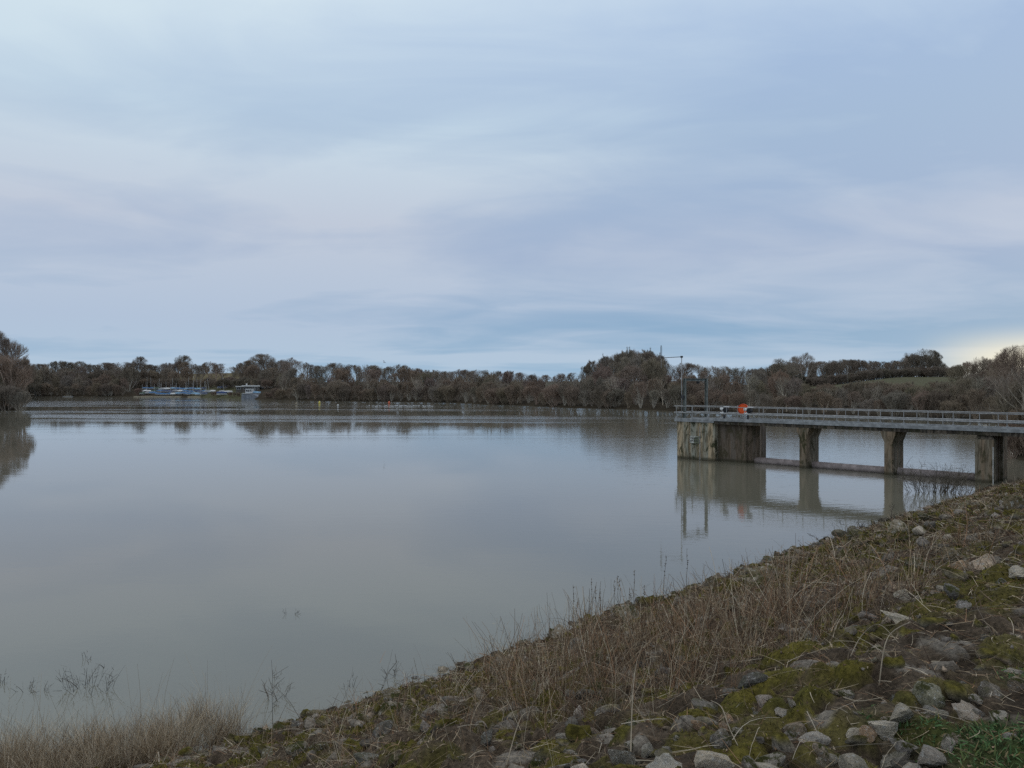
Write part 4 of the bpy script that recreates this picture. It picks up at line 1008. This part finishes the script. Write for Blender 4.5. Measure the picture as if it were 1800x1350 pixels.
for px, py, w, c, ms in ((1431, 1287, 44, (0.23, .22, .21), 0), (1497, 1278, 38, PALE_S, 0), (1552, 1280, 62, PALE_S, 0), (1578, 1262, 66, PALE_S, .3), (1575, 1314, 62, (0.21, .2, .19), .4), (1527, 1296, 40, BROWN_S, .2), (1600, 1076, 105, PALE_S, .6),
        (1552, 1155, 52, (.2, .18, .15), .5), (1642, 1226, 62, (.15, .15, .12), 1), (1702, 1240, 52, (.2, .18, .16), 0), (1638, 1242, 44, (.17, .17, .17), 0), (1446, 1322, 36, (.17, .16, .14), .5), (1418, 1346, 62, BROWN_S, 0), (1505, 1350, 66, (.2, .19, .17), .3),
        (1592, 1347, 54, (.2, .19, .17), 0), (1642, 1326, 48, (.16, .15, .14), 0), (1742, 1206, 52, (.14, .13, .12), .6), (1244, 1232, 56, (.14, .135, .13), .7), (1262, 1292, 48, (.2, .18, .165), .5), (1326, 1196, 56, DARK_S, .4), (1345, 1216, 40, (.19, .17, .16), .3),
        (1166, 1342, 66, (.22, .215, .2), 0), (1262, 1342, 66, (.24, .22, .19), 0), (1342, 1334, 56, PALE_S, 0), (1328, 1322, 50, BROWN_S, .3), (1232, 1270, 40, BROWN_S, .8), (1192, 1116, 28, PALE_S, 0), (992, 1302, 44, (.16, .15, .14), .2), (856, 1302, 40, DARK_S, .3),
        (1092, 1322, 62, (.17, .165, .155), 1), (1140, 1302, 38, (.19, .185, .175), .4), (975, 1336, 64, (.12, .12, .115), .3), (1030, 1222, 50, DARK_S, .5), (905, 1312, 40, (.13, .12, .11), 1), (530, 1275, 24, (.2, .2, .2), 0), (702, 1292, 20, (.5, .5, .49), 0),
        (665, 1287, 44, DARK_S, .2), (640, 1332, 36, (.13, .13, .12), .6), (614, 1240, 26, (.08, .07, .05), 1), (690, 1232, 44, (.09, .08, .06), 1), (1730, 992, 80, (.24, .2, .165), .3), (1680, 997, 48, BROWN_S, .4), (1792, 1008, 44, PALE_S, .4), (1586, 1046, 42, PALE_S, .2),
        (1632, 1034, 34, PALE_S, .1), (1692, 1012, 22, (.2, .2, .22), 0), (1000, 1232, 30, DARK_S, .2), (560, 1290, 30, (.14, .13, .12), .8), (1300, 1282, 34, (.15, .14, .12), 1), (1270, 1265, 30, BROWN_S, .5), (1385, 1290, 26, (.2, .19, .18), 0), (1112, 1280, 34, (.1, .1, .08), 1),
        (1165, 1170, 24, DARK_S, .2), (860, 1180, 46, (.08, .07, .04), 1), (895, 1190, 34, (.08, .075, .05), 1), (1060, 1130, 30, (.22, .2, .18), .2), (1020, 1145, 50, (.12, .115, .11), .4), (740, 1325, 40, DARK_S, .3), (775, 1255, 36, (.12, .11, .1), .6), (1280, 1245, 34, BROWN_S, .8)):
    q, s, d = pix2bank(px, py + w * .15)
    stone(q, s, w * d / FPX * (1.12 if w < 90 else .95), c, ms, .34 if w < 90 else .5, 1.0 if w < 90 else .55); placed.append((q, s))
for i in range(64):
    q = .8 + 38 * (i / 64) ** 1.35 + rk.uniform(-.2, .2); s = rk.uniform(-.35, .75) - 1.2 * float(sstep(np.array(q), 6.5, .5)); d = float(np.hypot(*qs2xy(q, s)))
    stone(q, s, rk.uniform(.16, .42) * (1 if d < 17 else 1.45), rk.choice([DARK_S, (.08, .075, .06), (.11, .10, .085), (.15, .14, .12)]), 1.0 if rk.random() < .65 else 0.2, .30)
n_more = 236 - len(placed); k = 0
while k < n_more:
    px = rk.uniform(420, 1830); py = rk.uniform(880, 1352)
    q, s, d = pix2bank(px, py)
    if d > 45 or s < -.15 or s > 11.2: continue
    dens = .75 - .35 * sstep(np.array(s), 8.0, 10.0) + .4 * (s < .7)
    if rk.random() > dens: continue
    sz = rk.uniform(.10, .30) * (.62 if d < 7 else 1 if d < 9 else 1.5 if d < 16 else 2.5)
    col = rk.choice([DARK_S, STC[1], (.05, .05, .052)]) if (q > 34 or s < .5) else (None if s > 8.6 else rk.choice([(.10, .085, .06), (.13, .12, .10), (.08, .075, .05), (.17, .155, .13)]))
    stone(q, s, sz, col, 1.0 if s < 8.2 and rk.random() < .55 else None, .42 if d < 11 else .28); k += 1
# ------------------------------------------------------------------ vegetation of the bank
def strands(B, D0v, L, w, bend, nseg, col, rs, tipk=.35, kink=.0):
    """thin bending strips: base points B, first directions D0v, lengths L, widths w, bend vectors"""
    n = len(B); d = D0v / (np.linalg.norm(D0v, axis=1, keepdims=True) + 1e-9)
    side = np.cross(d, rs.normal(size=(n, 3))); side /= np.linalg.norm(side, axis=1, keepdims=True) + 1e-9
    P_ = B.copy(); rows = []
    for k in range(nseg + 1):
        t_ = k / nseg; ww = (w * (1 - (1 - tipk) * t_))[:, None] / 2
        rows.append(P_ - side * ww); rows.append(P_ + side * ww)
        d = d + bend / nseg
        if kink: d = d + rs.normal(size=(n, 3)) * kink
        d /= np.linalg.norm(d, axis=1, keepdims=True) + 1e-9
        P_ = P_ + d * (L / nseg)[:, None]
    V = np.stack(rows, 1).reshape(-1, 3); per = 2 * (nseg + 1)
    base = (np.arange(n) * per)[:, None, None]; kk = np.arange(nseg)
    f = np.stack([2 * kk, 2 * kk + 1, 2 * kk + 3, 2 * kk + 2], -1)[None]
    return V, (base + f).reshape(-1, 4), np.repeat(col, per, axis=0)
def on_bank(q, s, lift=0.0):
    x, y = qs2xy(q, s); return np.stack([x, y, bank_z(q, s) + lift], 1)
def dist_of(q, s):
    x, y = qs2xy(q, s); return np.hypot(x, y)
def scatter(n, qmax=46, s0=-.1, s1=11.8, dmin=3.2, rs=rng):
    """points spread roughly evenly over the picture: fewer per square metre further off"""
    out_q, out_s = [], []
    got = 0
    while got < n:
        q = rs.uniform(0, 1, n * 3) ** 1.9 * (qmax + 3) - 1.0; s = rs.uniform(s0, s1, n * 3)
        x, y = qs2xy(q, s)
        ok = (y > 1.8) & (np.abs(x / np.maximum(y, .1)) < 1.0) & (y > 0) & (np.hypot(x, y) > dmin)
        # stay inside the lower picture border with a margin
        z = bank_z(q, s, False); ok &= (EYE - z) / np.maximum(y, .1) < .74
        out_q.append(q[ok]); out_s.append(s[ok]); got += int(ok.sum())
    return np.concatenate(out_q)[:n], np.concatenate(out_s)[:n]
def pal(n, cols, rs, lo=.7, hi=1.25):
    c = np.array(cols)[rs.integers(0, len(cols), n)]; return c * rs.uniform(lo, hi, (n, 1))
# the many smaller stones, joined
Vs, Fs, o0, cs = [], [], 0, []
lows = [rock(99, 1), rock(98, 2), rock(97, 2), rock(96, 2), rock(95, 2)]
lows = [(np.array([v.co[:] for v in m.vertices]), np.array([p.vertices[:] for p in m.polygons])) for m in lows]
mq, ms = scatter(1350, 42, -.35, 10.9, rs=np.random.default_rng(8))
lst = [(rng.uniform(.2, 1) ** 1.6 * 48 - 1, rng.uniform(-.3, 11.6), 0) for i in range(900)] + [(a, c, 1) for a, c in zip(mq, ms)]
zs = bank_z(np.array([l[0] for l in lst]), np.array([l[1] for l in lst]))
for (q, s, big), z in zip(lst, zs):
    x, y = qs2xy(q, s); d = math.hypot(x, y)
    sz = rng.uniform(.05, .13) * (1 if d < 10 else 1.5 if d < 18 else 2.2) if big else rng.uniform(.02, .06) * (1 + .05 * q)
    lv, lf = lows[rng.integers(1, 5)] if big else lows[0]
    th = rng.uniform(0, 6.28); ct, st_ = math.cos(th), math.sin(th); v = lv * rng.uniform(.65, 1.25, 3) * sz
    w_ = np.stack([v[:, 0] * ct - v[:, 1] * st_ + x, v[:, 0] * st_ + v[:, 1] * ct + y, v[:, 2] * .8 + z + sz * .12], 1)
    Vs.append(w_); Fs.append(lf + o0); o0 += len(v)
    c = np.array(STC[rng.integers(0, 6)]) * rng.uniform(.45, 1.1)
    c = np.tile(c, (len(v), 1)) * rng.uniform(.75, 1.2, (len(v), 1))
    if big and rng.random() < .72:                     # moss cap
        mk_ = np.clip(v[:, 2] / sz * 1.6 + rng.uniform(-.1, .9), 0, 1)[:, None] * sstep(np.array(s), -.1, .5)
        c = c * (1 - mk_) + np.array([.12, .105, .024]) * rng.uniform(.35, 1.2, (len(v), 1)) * mk_
    if s < .4: c = c * .45
    cs.append(c)
sm = link('small_stones', np_mesh('small_stones', np.concatenate(Vs), np.concatenate(Fs), np.concatenate(cs)), bank, attr_mat('pebbles', .95, 1.0)); sm['kind'] = 'stuff'

def stuff(name, parts, m, label, cat):
    V, F, C_, o0 = [], [], [], 0
    for v, f, c in parts: V.append(v); F.append(f + o0); C_.append(c); o0 += len(v)
    o = link(name, np_mesh(name, np.concatenate(V), np.concatenate(F), np.concatenate(C_)), None, m)
    return tag(o, label, cat, kind='stuff')
rs = np.random.default_rng(5)
STRAW = [(.44, .355, .245), (.33, .25, .16), (.54, .46, .34), (.25, .18, .115), (.17, .12, .08)]
RUST = [(.27, .155, .09), (.33, .195, .115), (.20, .13, .08), (.37, .265, .17), (.15, .10, .07)]
# litter of short dead blades lying about
q, s = scatter(72000, rs=rs); n = len(q); dd = dist_of(q, s); sc_ = np.clip(dd / 8, .7, 4)
keepm = rs.random(n) > mossw(q, s) * .5; q, s, dd, sc_ = q[keepm], s[keepm], dd[keepm], sc_[keepm]; n = len(q)
ang_ = rs.uniform(0, 6.28, n); el = rs.normal(.22, .3, n)
Dv = np.stack([np.cos(ang_), np.sin(ang_), el], 1)
lit1 = strands(on_bank(q, s, .005), Dv, rs.uniform(.05, .22, n) * sc_ ** .5, .0062 * sc_, np.stack([rs.normal(0, .5, n), rs.normal(0, .5, n), rs.normal(-.35, .3, n)], 1), 3, pal(n, STRAW[:1] + STRAW[1:2] + STRAW[3:] + RUST + STRAW[:3], rs, .45, 1.25), rs)
q, s = scatter(33000, 40, rs=rs); n = len(q); sc_ = np.clip(dist_of(q, s) / 8, .7, 4)
leafl = strands(on_bank(q, s, .006), np.stack([rs.normal(0, 1, n), rs.normal(0, 1, n), rs.normal(.05, .3, n)], 1), rs.uniform(.015, .04, n) * sc_, rs.uniform(.010, .024, n) * sc_, rs.normal(0, .5, (n, 3)), 2, pal(n, [(.20, .13, .08), (.13, .085, .055), (.28, .20, .13), (.09, .065, .048), (.34, .27, .19)], rs, .5, 1.2), rs, .3)
q, s = scatter(2900, 40, .1, 11.2, rs=rs); n = len(q); sc_ = np.clip(dist_of(q, s) / 8, .8, 3); an2 = rs.uniform(0, 6.28, n)
lying = strands(on_bank(q, s, .03), np.stack([np.cos(an2), np.sin(an2), rs.uniform(-.1, .55, n)], 1), rs.uniform(.15, .55, n), .005 * sc_, np.stack([rs.normal(0, .35, n), rs.normal(0, .35, n), rs.uniform(-.7, -.1, n)], 1), 6, pal(n, STRAW[:3] + [(.48, .42, .33)], rs, .6, 1.25), rs, .5, .06)
stuff('dead_grass_litter', [lit1, leafl, lying], M_plant, 'short dead grass and broken stems littering the stony bank', 'grass')
# moss: dense tiny tufts on the mossy patches
q, s = scatter(190000, 40, rs=rs); mm_ = mossw(q, s) > rs.uniform(.25, 1, len(q)); q, s = q[mm_], s[mm_]; n = len(q); dd = dist_of(q, s); sc_ = np.clip(dd / 7, .7, 4)
Dv = np.stack([rs.normal(0, .6, n), rs.normal(0, .6, n), np.full(n, 1.0)], 1)
mossp = strands(on_bank(q, s, -.005), Dv, rs.uniform(.015, .045, n) * sc_, .009 * sc_, rs.normal(0, .5, (n, 3)), 2, pal(n, [(.15, .135, .024), (.11, .108, .02), (.065, .075, .018), (.19, .165, .028), (.09, .075, .026), (.15, .11, .05)], rs, .3, 1.5), rs)
stuff('moss', [mossp], M_plant, 'yellow green moss cushions spread over the bank', 'moss')
# brown upright dead stems in stands
def stand_mask(q, s):
    x, y = qs2xy(q, s)
    m = sstep(fbm(q / 2.2, s / 1.8, 61, 3), .40, .58)
    core = np.exp(-(((q - 8.6) / 2.6) ** 2 + ((s - 6.3) / 2.4) ** 2)) * 1.3
    core2 = np.exp(-(((q - 8.0) / 3.0) ** 2 + ((s - 8.2) / 1.4) ** 2)) * .6
    core3 = np.exp(-(((q - 5.7) / .5) ** 2 + ((s - 7.0) / .5) ** 2)) * 1.0
    return np.clip(core + core2 + core3 + .09 * m, 0, 1) * sstep(s, 10.0, 8.6) * (.12 + .88 * sstep(s, 1.2, 4.2))
q, s = scatter(32000, 42, .2, 10.6, rs=rs); ok = stand_mask(q, s) * (.25 + 1.1 * sstep(fbm(q / .42, s / .42, 83, 2), .48, .60)) > rs.random(len(q)) * 1.1; q, s = q[ok], s[ok]
# tight clumps fanning out of one root
cq, cs_ = scatter(950, 42, .4, 10.0, rs=rs); okc = stand_mask(cq, cs_) * .9 + .05 > rs.random(len(cq)); cq, cs_ = cq[okc], cs_[okc]
nk = rs.integers(14, 46, len(cq)); ci = np.repeat(np.arange(len(cq)), nk)
off = rs.normal(0, .075, (len(ci), 2)); q = np.concatenate([q, cq[ci] + off[:, 0]]); s = np.concatenate([s, cs_[ci] + off[:, 1]])
fan = np.concatenate([np.zeros((len(q) - len(ci), 2)), off * 3.2]); boost = np.concatenate([np.ones(len(q) - len(ci)), (rs.uniform(.8, 1.75, len(cq)))[ci]])
n = len(q); dd = dist_of(q, s); sc_ = np.clip(dd / 9, .7, 3)
hts = rs.gamma(4, .10, n) * np.clip(.6 + stand_mask(q, s), .6, 1.15); hts = np.clip(hts * boost, .12, 1.05)
B = on_bank(q, s, -.02)
fx, fy = C1 * fan[:, 1] + C2 * fan[:, 0], -C2 * fan[:, 1] + C1 * fan[:, 0]
stm = strands(B, np.stack([rs.normal(0, .20, n) + fx, rs.normal(0, .20, n) + fy, np.ones(n)], 1), hts, .0066 * sc_, np.stack([rs.normal(0, .35, n), rs.normal(0, .35, n), rs.normal(-.1, .2, n)], 1), 5, pal(n, RUST + STRAW, rs, .4, 1.4), rs, .5, .05)
# side twigs on them
kk = np.arange(n)[rs.random(n) < .8]; m = len(kk); fr = rs.uniform(.35, .95, m)
Bt = B[kk] + np.array([0, 0, 1.0]) * (fr * hts[kk])[:, None] + rs.normal(0, .015, (m, 3))
twg = strands(Bt, np.stack([rs.normal(0, .8, m), rs.normal(0, .8, m), rs.uniform(.2, 1, m)], 1), rs.uniform(.04, .16, m), .0035 * sc_[kk], rs.normal(0, .4, (m, 3)), 2, pal(m, RUST + STRAW[:2], rs, .5, 1.3), rs, .5)
stuff('dead_stem_thicket', [stm, twg], M_plant, 'dense stand of thin brown dead stems on the middle of the bank', 'dead stems')
# tangled bramble runners, right of the stand and along the foot
q, s = scatter(13500, 42, .2, 10.9, rs=rs)
tm = np.exp(-(((q - 9.2) / 2.6) ** 2 + ((s - 8.9) / 1.2) ** 2)) + .16 + .12 * np.exp(-((q - 22) / 9) ** 2)
ok = tm > rs.random(len(q)); q, s = q[ok], s[ok]; n = len(q); dd = dist_of(q, s); sc_ = np.clip(dd / 9, .7, 3)
ang_ = rs.uniform(0, 6.28, n)
Dv = np.stack([np.cos(ang_), np.sin(ang_), rs.uniform(.2, 1.6, n)], 1)
brm = strands(on_bank(q, s, 0), Dv, rs.uniform(.25, .95, n), .0055 * sc_, np.stack([rs.normal(0, .5, n), rs.normal(0, .5, n), rs.uniform(-1.9, -.5, n)], 1), 7, pal(n, [(.13, .10, .075), (.17, .14, .11), (.10, .07, .055), (.22, .185, .14), (.09, .055, .045)], rs, .6, 1.2), rs, .45, .09)
stuff('bramble_tangle', [brm], M_plant, 'tangle of leafless bramble runners arching over the stones', 'brambles')
# grass tufts standing along the waterline and on the slope
tq, ts = scatter(520, 46, -.2, 9.5, rs=rs)
tufts = []
for a, b_ in zip(tq, ts):
    if rs.random() > (.6 if b_ < 1.4 else .2): continue
    n = int(rs.integers(10, 28)); d0 = float(dist_of(np.array([a]), np.array([b_]))[0]); sc1 = min(max(d0 / 10, .7), 3)
    q = a + rs.normal(0, .06, n); s = b_ + rs.normal(0, .06, n)
    tufts.append(strands(on_bank(q, s, -.01), np.stack([rs.normal(0, .35, n), rs.normal(0, .35, n), np.ones(n)], 1), rs.uniform(.12, .42, n), np.full(n, .004 * sc1), np.stack([rs.normal(0, .7, n), rs.normal(0, .7, n), rs.uniform(-.7, 0, n)], 1), 4, pal(n, STRAW, rs, .6, 1.2), rs, .25))
stuff('dry_grass_tufts', tufts, M_plant, 'dry pale grass tufts dotted along the water edge and slope', 'grass')
# reed bed at the lower left
def reeds(n, q0, q1, s0, s1, h0, h1, rs):
    q = rs.uniform(q0, q1, n); s = rs.uniform(s0, s1, n)
    cl2 = fbm(q / .35, s / .35, 71, 2); ok = cl2 + rs.normal(0, .08, n) > .47; q, s = q[ok], s[ok]; n = len(q)
    h = rs.uniform(h0, h1, n) * (.55 + .9 * fbm(q / .5, s / .5, 72, 2))
    B = on_bank(q, s, -.02); B[:, 2] = np.maximum(B[:, 2], -.25)
    return strands(B, np.stack([rs.normal(0, .16, n), rs.normal(0, .16, n), np.ones(n)], 1), h, np.full(n, .0065), np.stack([rs.normal(0, .6, n), rs.normal(0, .6, n), rs.uniform(-.6, .1, n)], 1), 5, pal(n, STRAW + STRAW[:3], rs, .65, 1.2), rs, .3, .03)
rd1 = reeds(15000, 1.6, 5.6, -1.6, .7, .35, .85, rs)
rd2 = reeds(260, 1.8, 5.8, -1.6, .2, .9, 1.5, rs)
stuff('dry_reed_bed', [rd1, rd2], M_plant, 'pale dry reeds and grasses standing at the water edge lower left', 'reeds')
# small green weeds at the lower right on the crest
q, s = scatter(80000, 16, 9.6, 12.2, 2.6, rs=rs); gmv = greenmask(q, s) * sstep(fbm(q / .5, s / .5, 90, 3), .40, .62)
ok = gmv > rs.uniform(.15, 1, len(q)); q, s = q[ok], s[ok]; n = len(q)
wd = strands(on_bank(q, s, 0), np.stack([rs.normal(0, .8, n), rs.normal(0, .8, n), np.ones(n)], 1), rs.uniform(.02, .06, n), rs.uniform(.006, .016, n), rs.normal(0, .8, (n, 3)) - np.array([0, 0, .6]), 3, pal(n, [(.075, .135, .05), (.09, .15, .06), (.055, .10, .038), (.11, .14, .05), (.14, .11, .055)], rs, .8, 1.6), rs, .3)
stuff('green_weeds', [wd], M_leaf, 'small green weeds and short grass along the crest at lower right', 'weeds')

# single tall dead stalks and arching canes that stand out
rq = random.Random(31)
def stalk(px, py, hpx, name, label, group, cat='dead stalk', lean=0.0, seed=0, water=False, forks=0, col=(.16, .125, .09)):
    if water: d = FPX * EYE / (py - 675); x, y, z = (px - 900) / FPX * d, d, -.05
    else:
        q, s, d = pix2bank(px, py); x, y = qs2xy(q, s); z = float(bank_z(q, s)) - .02
    h = hpx * d / FPX; o = empty(name, (x, y, z)); r0 = .004 * max(1, d / 10)
    pts = [(0, 0, 0)]
    for k in range(1, 8):
        f = k / 7; pts.append((lean * h * f * f + rq.gauss(0, .010), rq.gauss(0, .012), h * f * (1 - .15 * abs(lean) * f)))
    m = MB().tube(pts, [r0 * (1 - .6 * k / 7) for k in range(8)], 5); ob = link('stem', m.mesh('stem', True), o, None); c = flat_cache(col); ob.data.materials.append(c)
    sm_ = MB()
    for k in range(10 + forks * 4):
        f = rq.uniform(.3, 1) if forks else rq.uniform(.62, 1.0); i = min(int(f * 7), 6); a = Vector(pts[i]).lerp(Vector(pts[i + 1]), f * 7 - i)
        l = rq.uniform(.02, .05) if not forks else rq.uniform(.08, .3) * h
        e = a + Vector((rq.gauss(0, 1), rq.gauss(0, 1), rq.uniform(.3, 1.4))).normalized() * l
        sm_.tube([a, e], [r0 * (1.3 if not forks else .6), r0 * .4], 4)
    so = sm_.build('seed_head' if not forks else 'side_twigs', c, o); so['kind'] = 'stuff'
    tag(o, label, cat, group); return o
_fc = {}
def flat_cache(c):
    if c not in _fc: _fc[c] = flat('dead_stalk', c, .9)
    return _fc[c]
for px, py, h in ((1008, 1112, 82), (1015, 1110, 50), (1040, 1100, 80), (1048, 1098, 66), (1056, 1096, 62), (1080, 1085, 66), (1086, 1084, 70), (1090, 1082, 62), (1107, 1080, 50), (1115, 1078, 72), (1132, 1070, 45), (1028, 1108, 32)):
    stalk(px, py, h, 'dead_stalk', 'upright dead seed stalk against the water above the bank', 'seed stalks against the water')
stalk(1166, 1062, 90, 'dead_stalk', 'tall dark dead stalk left of the two tallest, against the water', None, lean=.05, col=(.10, .075, .055))
stalk(1208, 1056, 95, 'dead_stalk', 'tallest dead stalk with small dark tip, below the gantry reflection', None, lean=-.02, col=(.10, .075, .055))
for px, py, h, l, lab in ((1445, 965, 28, -.9, 'arched dark cane leaning over the water edge below the bridge'), (1565, 925, 40, .15, 'thin stem at the waterline below the second pier'), (668, 1225, 62, .35, 'dark leaning stem with few twigs at the water edge'), (692, 1205, 52, .12, 'dark branched stem beside the leaning one at the water edge'),
                          (480, 1290, 115, -.02, 'tall thin grass stalk right of the reeds')):
    stalk(px, py, h, 'dead_stalk', lab, None, lean=l, forks=1, col=(.085, .07, .055))
def cane(pxs_, label, col=(.30, .25, .18), r=.0045, lift=.02):
    """a bent cane lying over the bank through a few points"""
    pts = []
    for px, py, up in pxs_:
        q, s, d = pix2bank(px, py); x, y = qs2xy(q, s); pts.append(Vector((x, y, float(bank_z(q, s)) + lift + up)))
    base = pts[0].copy(); o = empty('fallen_cane', base); fine = []
    for i in range(len(pts) - 1):
        p0 = pts[max(i - 1, 0)]; p1, p2 = pts[i], pts[i + 1]; p3 = pts[min(i + 2, len(pts) - 1)]
        for k in range(6):
            t_ = k / 6; fine.append(0.5 * ((2 * p1) + (p2 - p0) * t_ + (2 * p0 - 5 * p1 + 4 * p2 - p3) * t_ ** 2 + (3 * p1 - p0 - 3 * p2 + p3) * t_ ** 3) - base)
    fine.append(pts[-1] - base)
    MB().tube(fine, [r * (1 - .5 * k / len(fine)) for k in range(len(fine))], 6).build('cane', flat_cache(col), o, True)
    tag(o, label, 'cane')
cane([(935, 1262, 0), (970, 1215, .12), (985, 1190, .20), (1010, 1172, .22)], 'pale bent cane rising to the right among the mossy stones')
cane([(890, 1345, 0), (915, 1310, .12), (938, 1294, .18), (955, 1300, .14)], 'pale hooked cane in front of the grey pointed stone')
cane([(400, 1350, 0), (425, 1320, .1), (450, 1278, .1), (460, 1276, .1)], 'pale straight cane beside the reeds')
cane([(1108, 1338, 0), (1112, 1280, .2), (1118, 1235, .38)], 'upright pale cane near the bottom middle')
cane([(1482, 1238, 0), (1510, 1242, .03), (1553, 1248, .02)], 'pale stick lying above the flat grey stones')
cane([(1545, 1195, 0), (1560, 1172, .15), (1600, 1150, .22)], 'thin cane crossing the brambles at right')
cane([(1495, 1155, 0), (1515, 1138, .15), (1545, 1134, .22), (1580, 1150, .05)], 'arched grey cane over the brambles')
cane([(1250, 1220, 0), (1268, 1255, .08), (1282, 1290, .05), (1297, 1320, 0)], 'brown twisted cane hanging down past the mossy stones')
cane([(620, 1270, 0), (640, 1292, .05), (680, 1300, .03), (730, 1330, 0)], 'long pale stem lying across the bank left of the white pebble')
cane([(800, 1265, .0), (860, 1240, .1), (885, 1260, .1), (880, 1290, 0)], 'bowed pale stem on the left of the bank')
cane([(1620, 1035, 0), (1630, 1005, .25), (1650, 980, .4)], 'pale curved cane left of the large brown boulder', r=.007)

# flooded twigs in the shallows and the willow by the bank pier
def flooded(px, py, wpx, hpx, n, name, label, seed, cat='shrub', col=(.05, .042, .035), stem=1.0):
    d = FPX * EYE / (py - 675); x = (px - 900) / FPX * d; wv = wpx * d / FPX / 2; hv = hpx * d / FPX
    rs = np.random.default_rng(seed); o = empty(name, (x, d, 0)); r0 = .005 * max(1, d / 14) * stem
    th = rs.uniform(0, 6.28, n); rad = rs.uniform(0, .75, n) ** .6 * wv
    B = np.stack([np.cos(th) * rad, np.sin(th) * rad * .6, np.full(n, -.12)], 1)
    D = np.stack([np.cos(th) * rs.uniform(.1, .9, n), np.sin(th) * rs.uniform(.1, .9, n), np.ones(n)], 1)
    L = hv * rs.uniform(.5, 1.15, n) + .12
    cA = np.tile(np.array(col), (n, 1)) * rs.uniform(.7, 1.5, (n, 1))
    p1_ = strands(B, D, L, np.full(n, r0 * 2), rs.normal(0, .5, (n, 3)), 5, cA, rs, .5, .06)
    kk = np.repeat(np.arange(n), 5); m = len(kk); f = rs.uniform(.3, 1, m)
    Bt = B[kk] + D[kk] / np.linalg.norm(D[kk], axis=1, keepdims=True) * (L[kk] * f)[:, None]
    p2_ = strands(Bt, D[kk] + rs.normal(0, .6, (m, 3)), rs.uniform(.15, .4, m) * hv, np.full(m, r0 * 1.2), rs.normal(0, .5, (m, 3)), 2, cA[kk], rs, .5)
    V = np.concatenate([p1_[0], p2_[0]]); F_ = np.concatenate([p1_[1], p2_[1] + len(p1_[0])]); Cc = np.concatenate([p1_[2], p2_[2]])
    nm = 'twigs'; tw_ = link(nm, np_mesh(nm, V, F_, Cc), o, M_plant); tw_['kind'] = 'stuff'
    tag(o, label, cat)
flooded(155, 1212, 95, 42, 26, 'flooded_bush', 'dark twiggy bush half under water left of the reeds', 1)
flooded(45, 1214, 22, 22, 5, 'flooded_twigs', 'tiny forked twig in the water at the far left', 2)
flooded(73, 1216, 16, 16, 5, 'flooded_twigs', 'small twig cluster between the forked twig and the flooded bush', 3)
flooded(2, 1200, 12, 20, 4, 'flooded_twigs', 'twig in the water at the left picture edge', 8)
flooded(152, 1158, 10, 12, 3, 'flooded_twigs', 'two short twigs above the flooded bush', 9)
flooded(512, 1079, 16, 10, 5, 'flooded_twigs', 'tiny twigs alone in the open water in front', 4)
flooded(485, 1228, 26, 42, 12, 'flooded_twigs', 'grassy twigs standing in water right of the reeds', 5, col=(.11, .085, .06))
flooded(622, 1212, 14, 22, 4, 'flooded_twigs', 'two dark stubs in water beside the leaning stem', 6)
flooded(924, 1135, 30, 18, 6, 'flooded_twigs', 'thin twigs in the shallows above the mossy boulders', 7)
flooded(1645, 866, 112, 48, 150, 'willow_shrub', 'bare willow shrub standing in the water left of the bank pier', 11, col=(.105, .09, .07), stem=.9)
flooded(1700, 872, 30, 40, 26, 'willow_shrub', 'thin willow shoots close against the bank pier', 12, col=(.10, .085, .06), stem=.8)
flooded(1490, 935, 60, 28, 14, 'flooded_twigs', 'sparse stems in the shallows below the second pier', 13, col=(.07, .06, .05), stem=.8)
# things that would share a label are told apart by their order across the view
ORD = ['leftmost', 'second from left', 'third from left', 'fourth from left', 'fifth from left', 'sixth from left', 'seventh from left', 'eighth from left', 'ninth from left', 'tenth from left', 'eleventh from left', 'twelfth from left', 'thirteenth from left', 'fourteenth from left', 'fifteenth from left', 'sixteenth from left']
by = {}
for o in bpy.data.objects:
    if o.parent is None and o.get('label') and o.get('category') in ('tree', 'shrub', 'dinghy', 'dead stalk'): by.setdefault(o['label'], []).append(o)
for lab, l in by.items():
    if len(l) < 2: continue
    l.sort(key=lambda o: o.location.x / o.location.y)
    for i, o in enumerate(l):
        j = len(l) - 1 - i
        if i < 16 and (i <= j or j > 15): o['label'] = '%s, %s' % (lab, ORD[i])
        elif j < 16: o['label'] = '%s, %s' % (lab, ORD[j].replace('leftmost', 'rightmost').replace('left', 'right') if j else 'rightmost')
print('objects', len(bpy.data.objects))
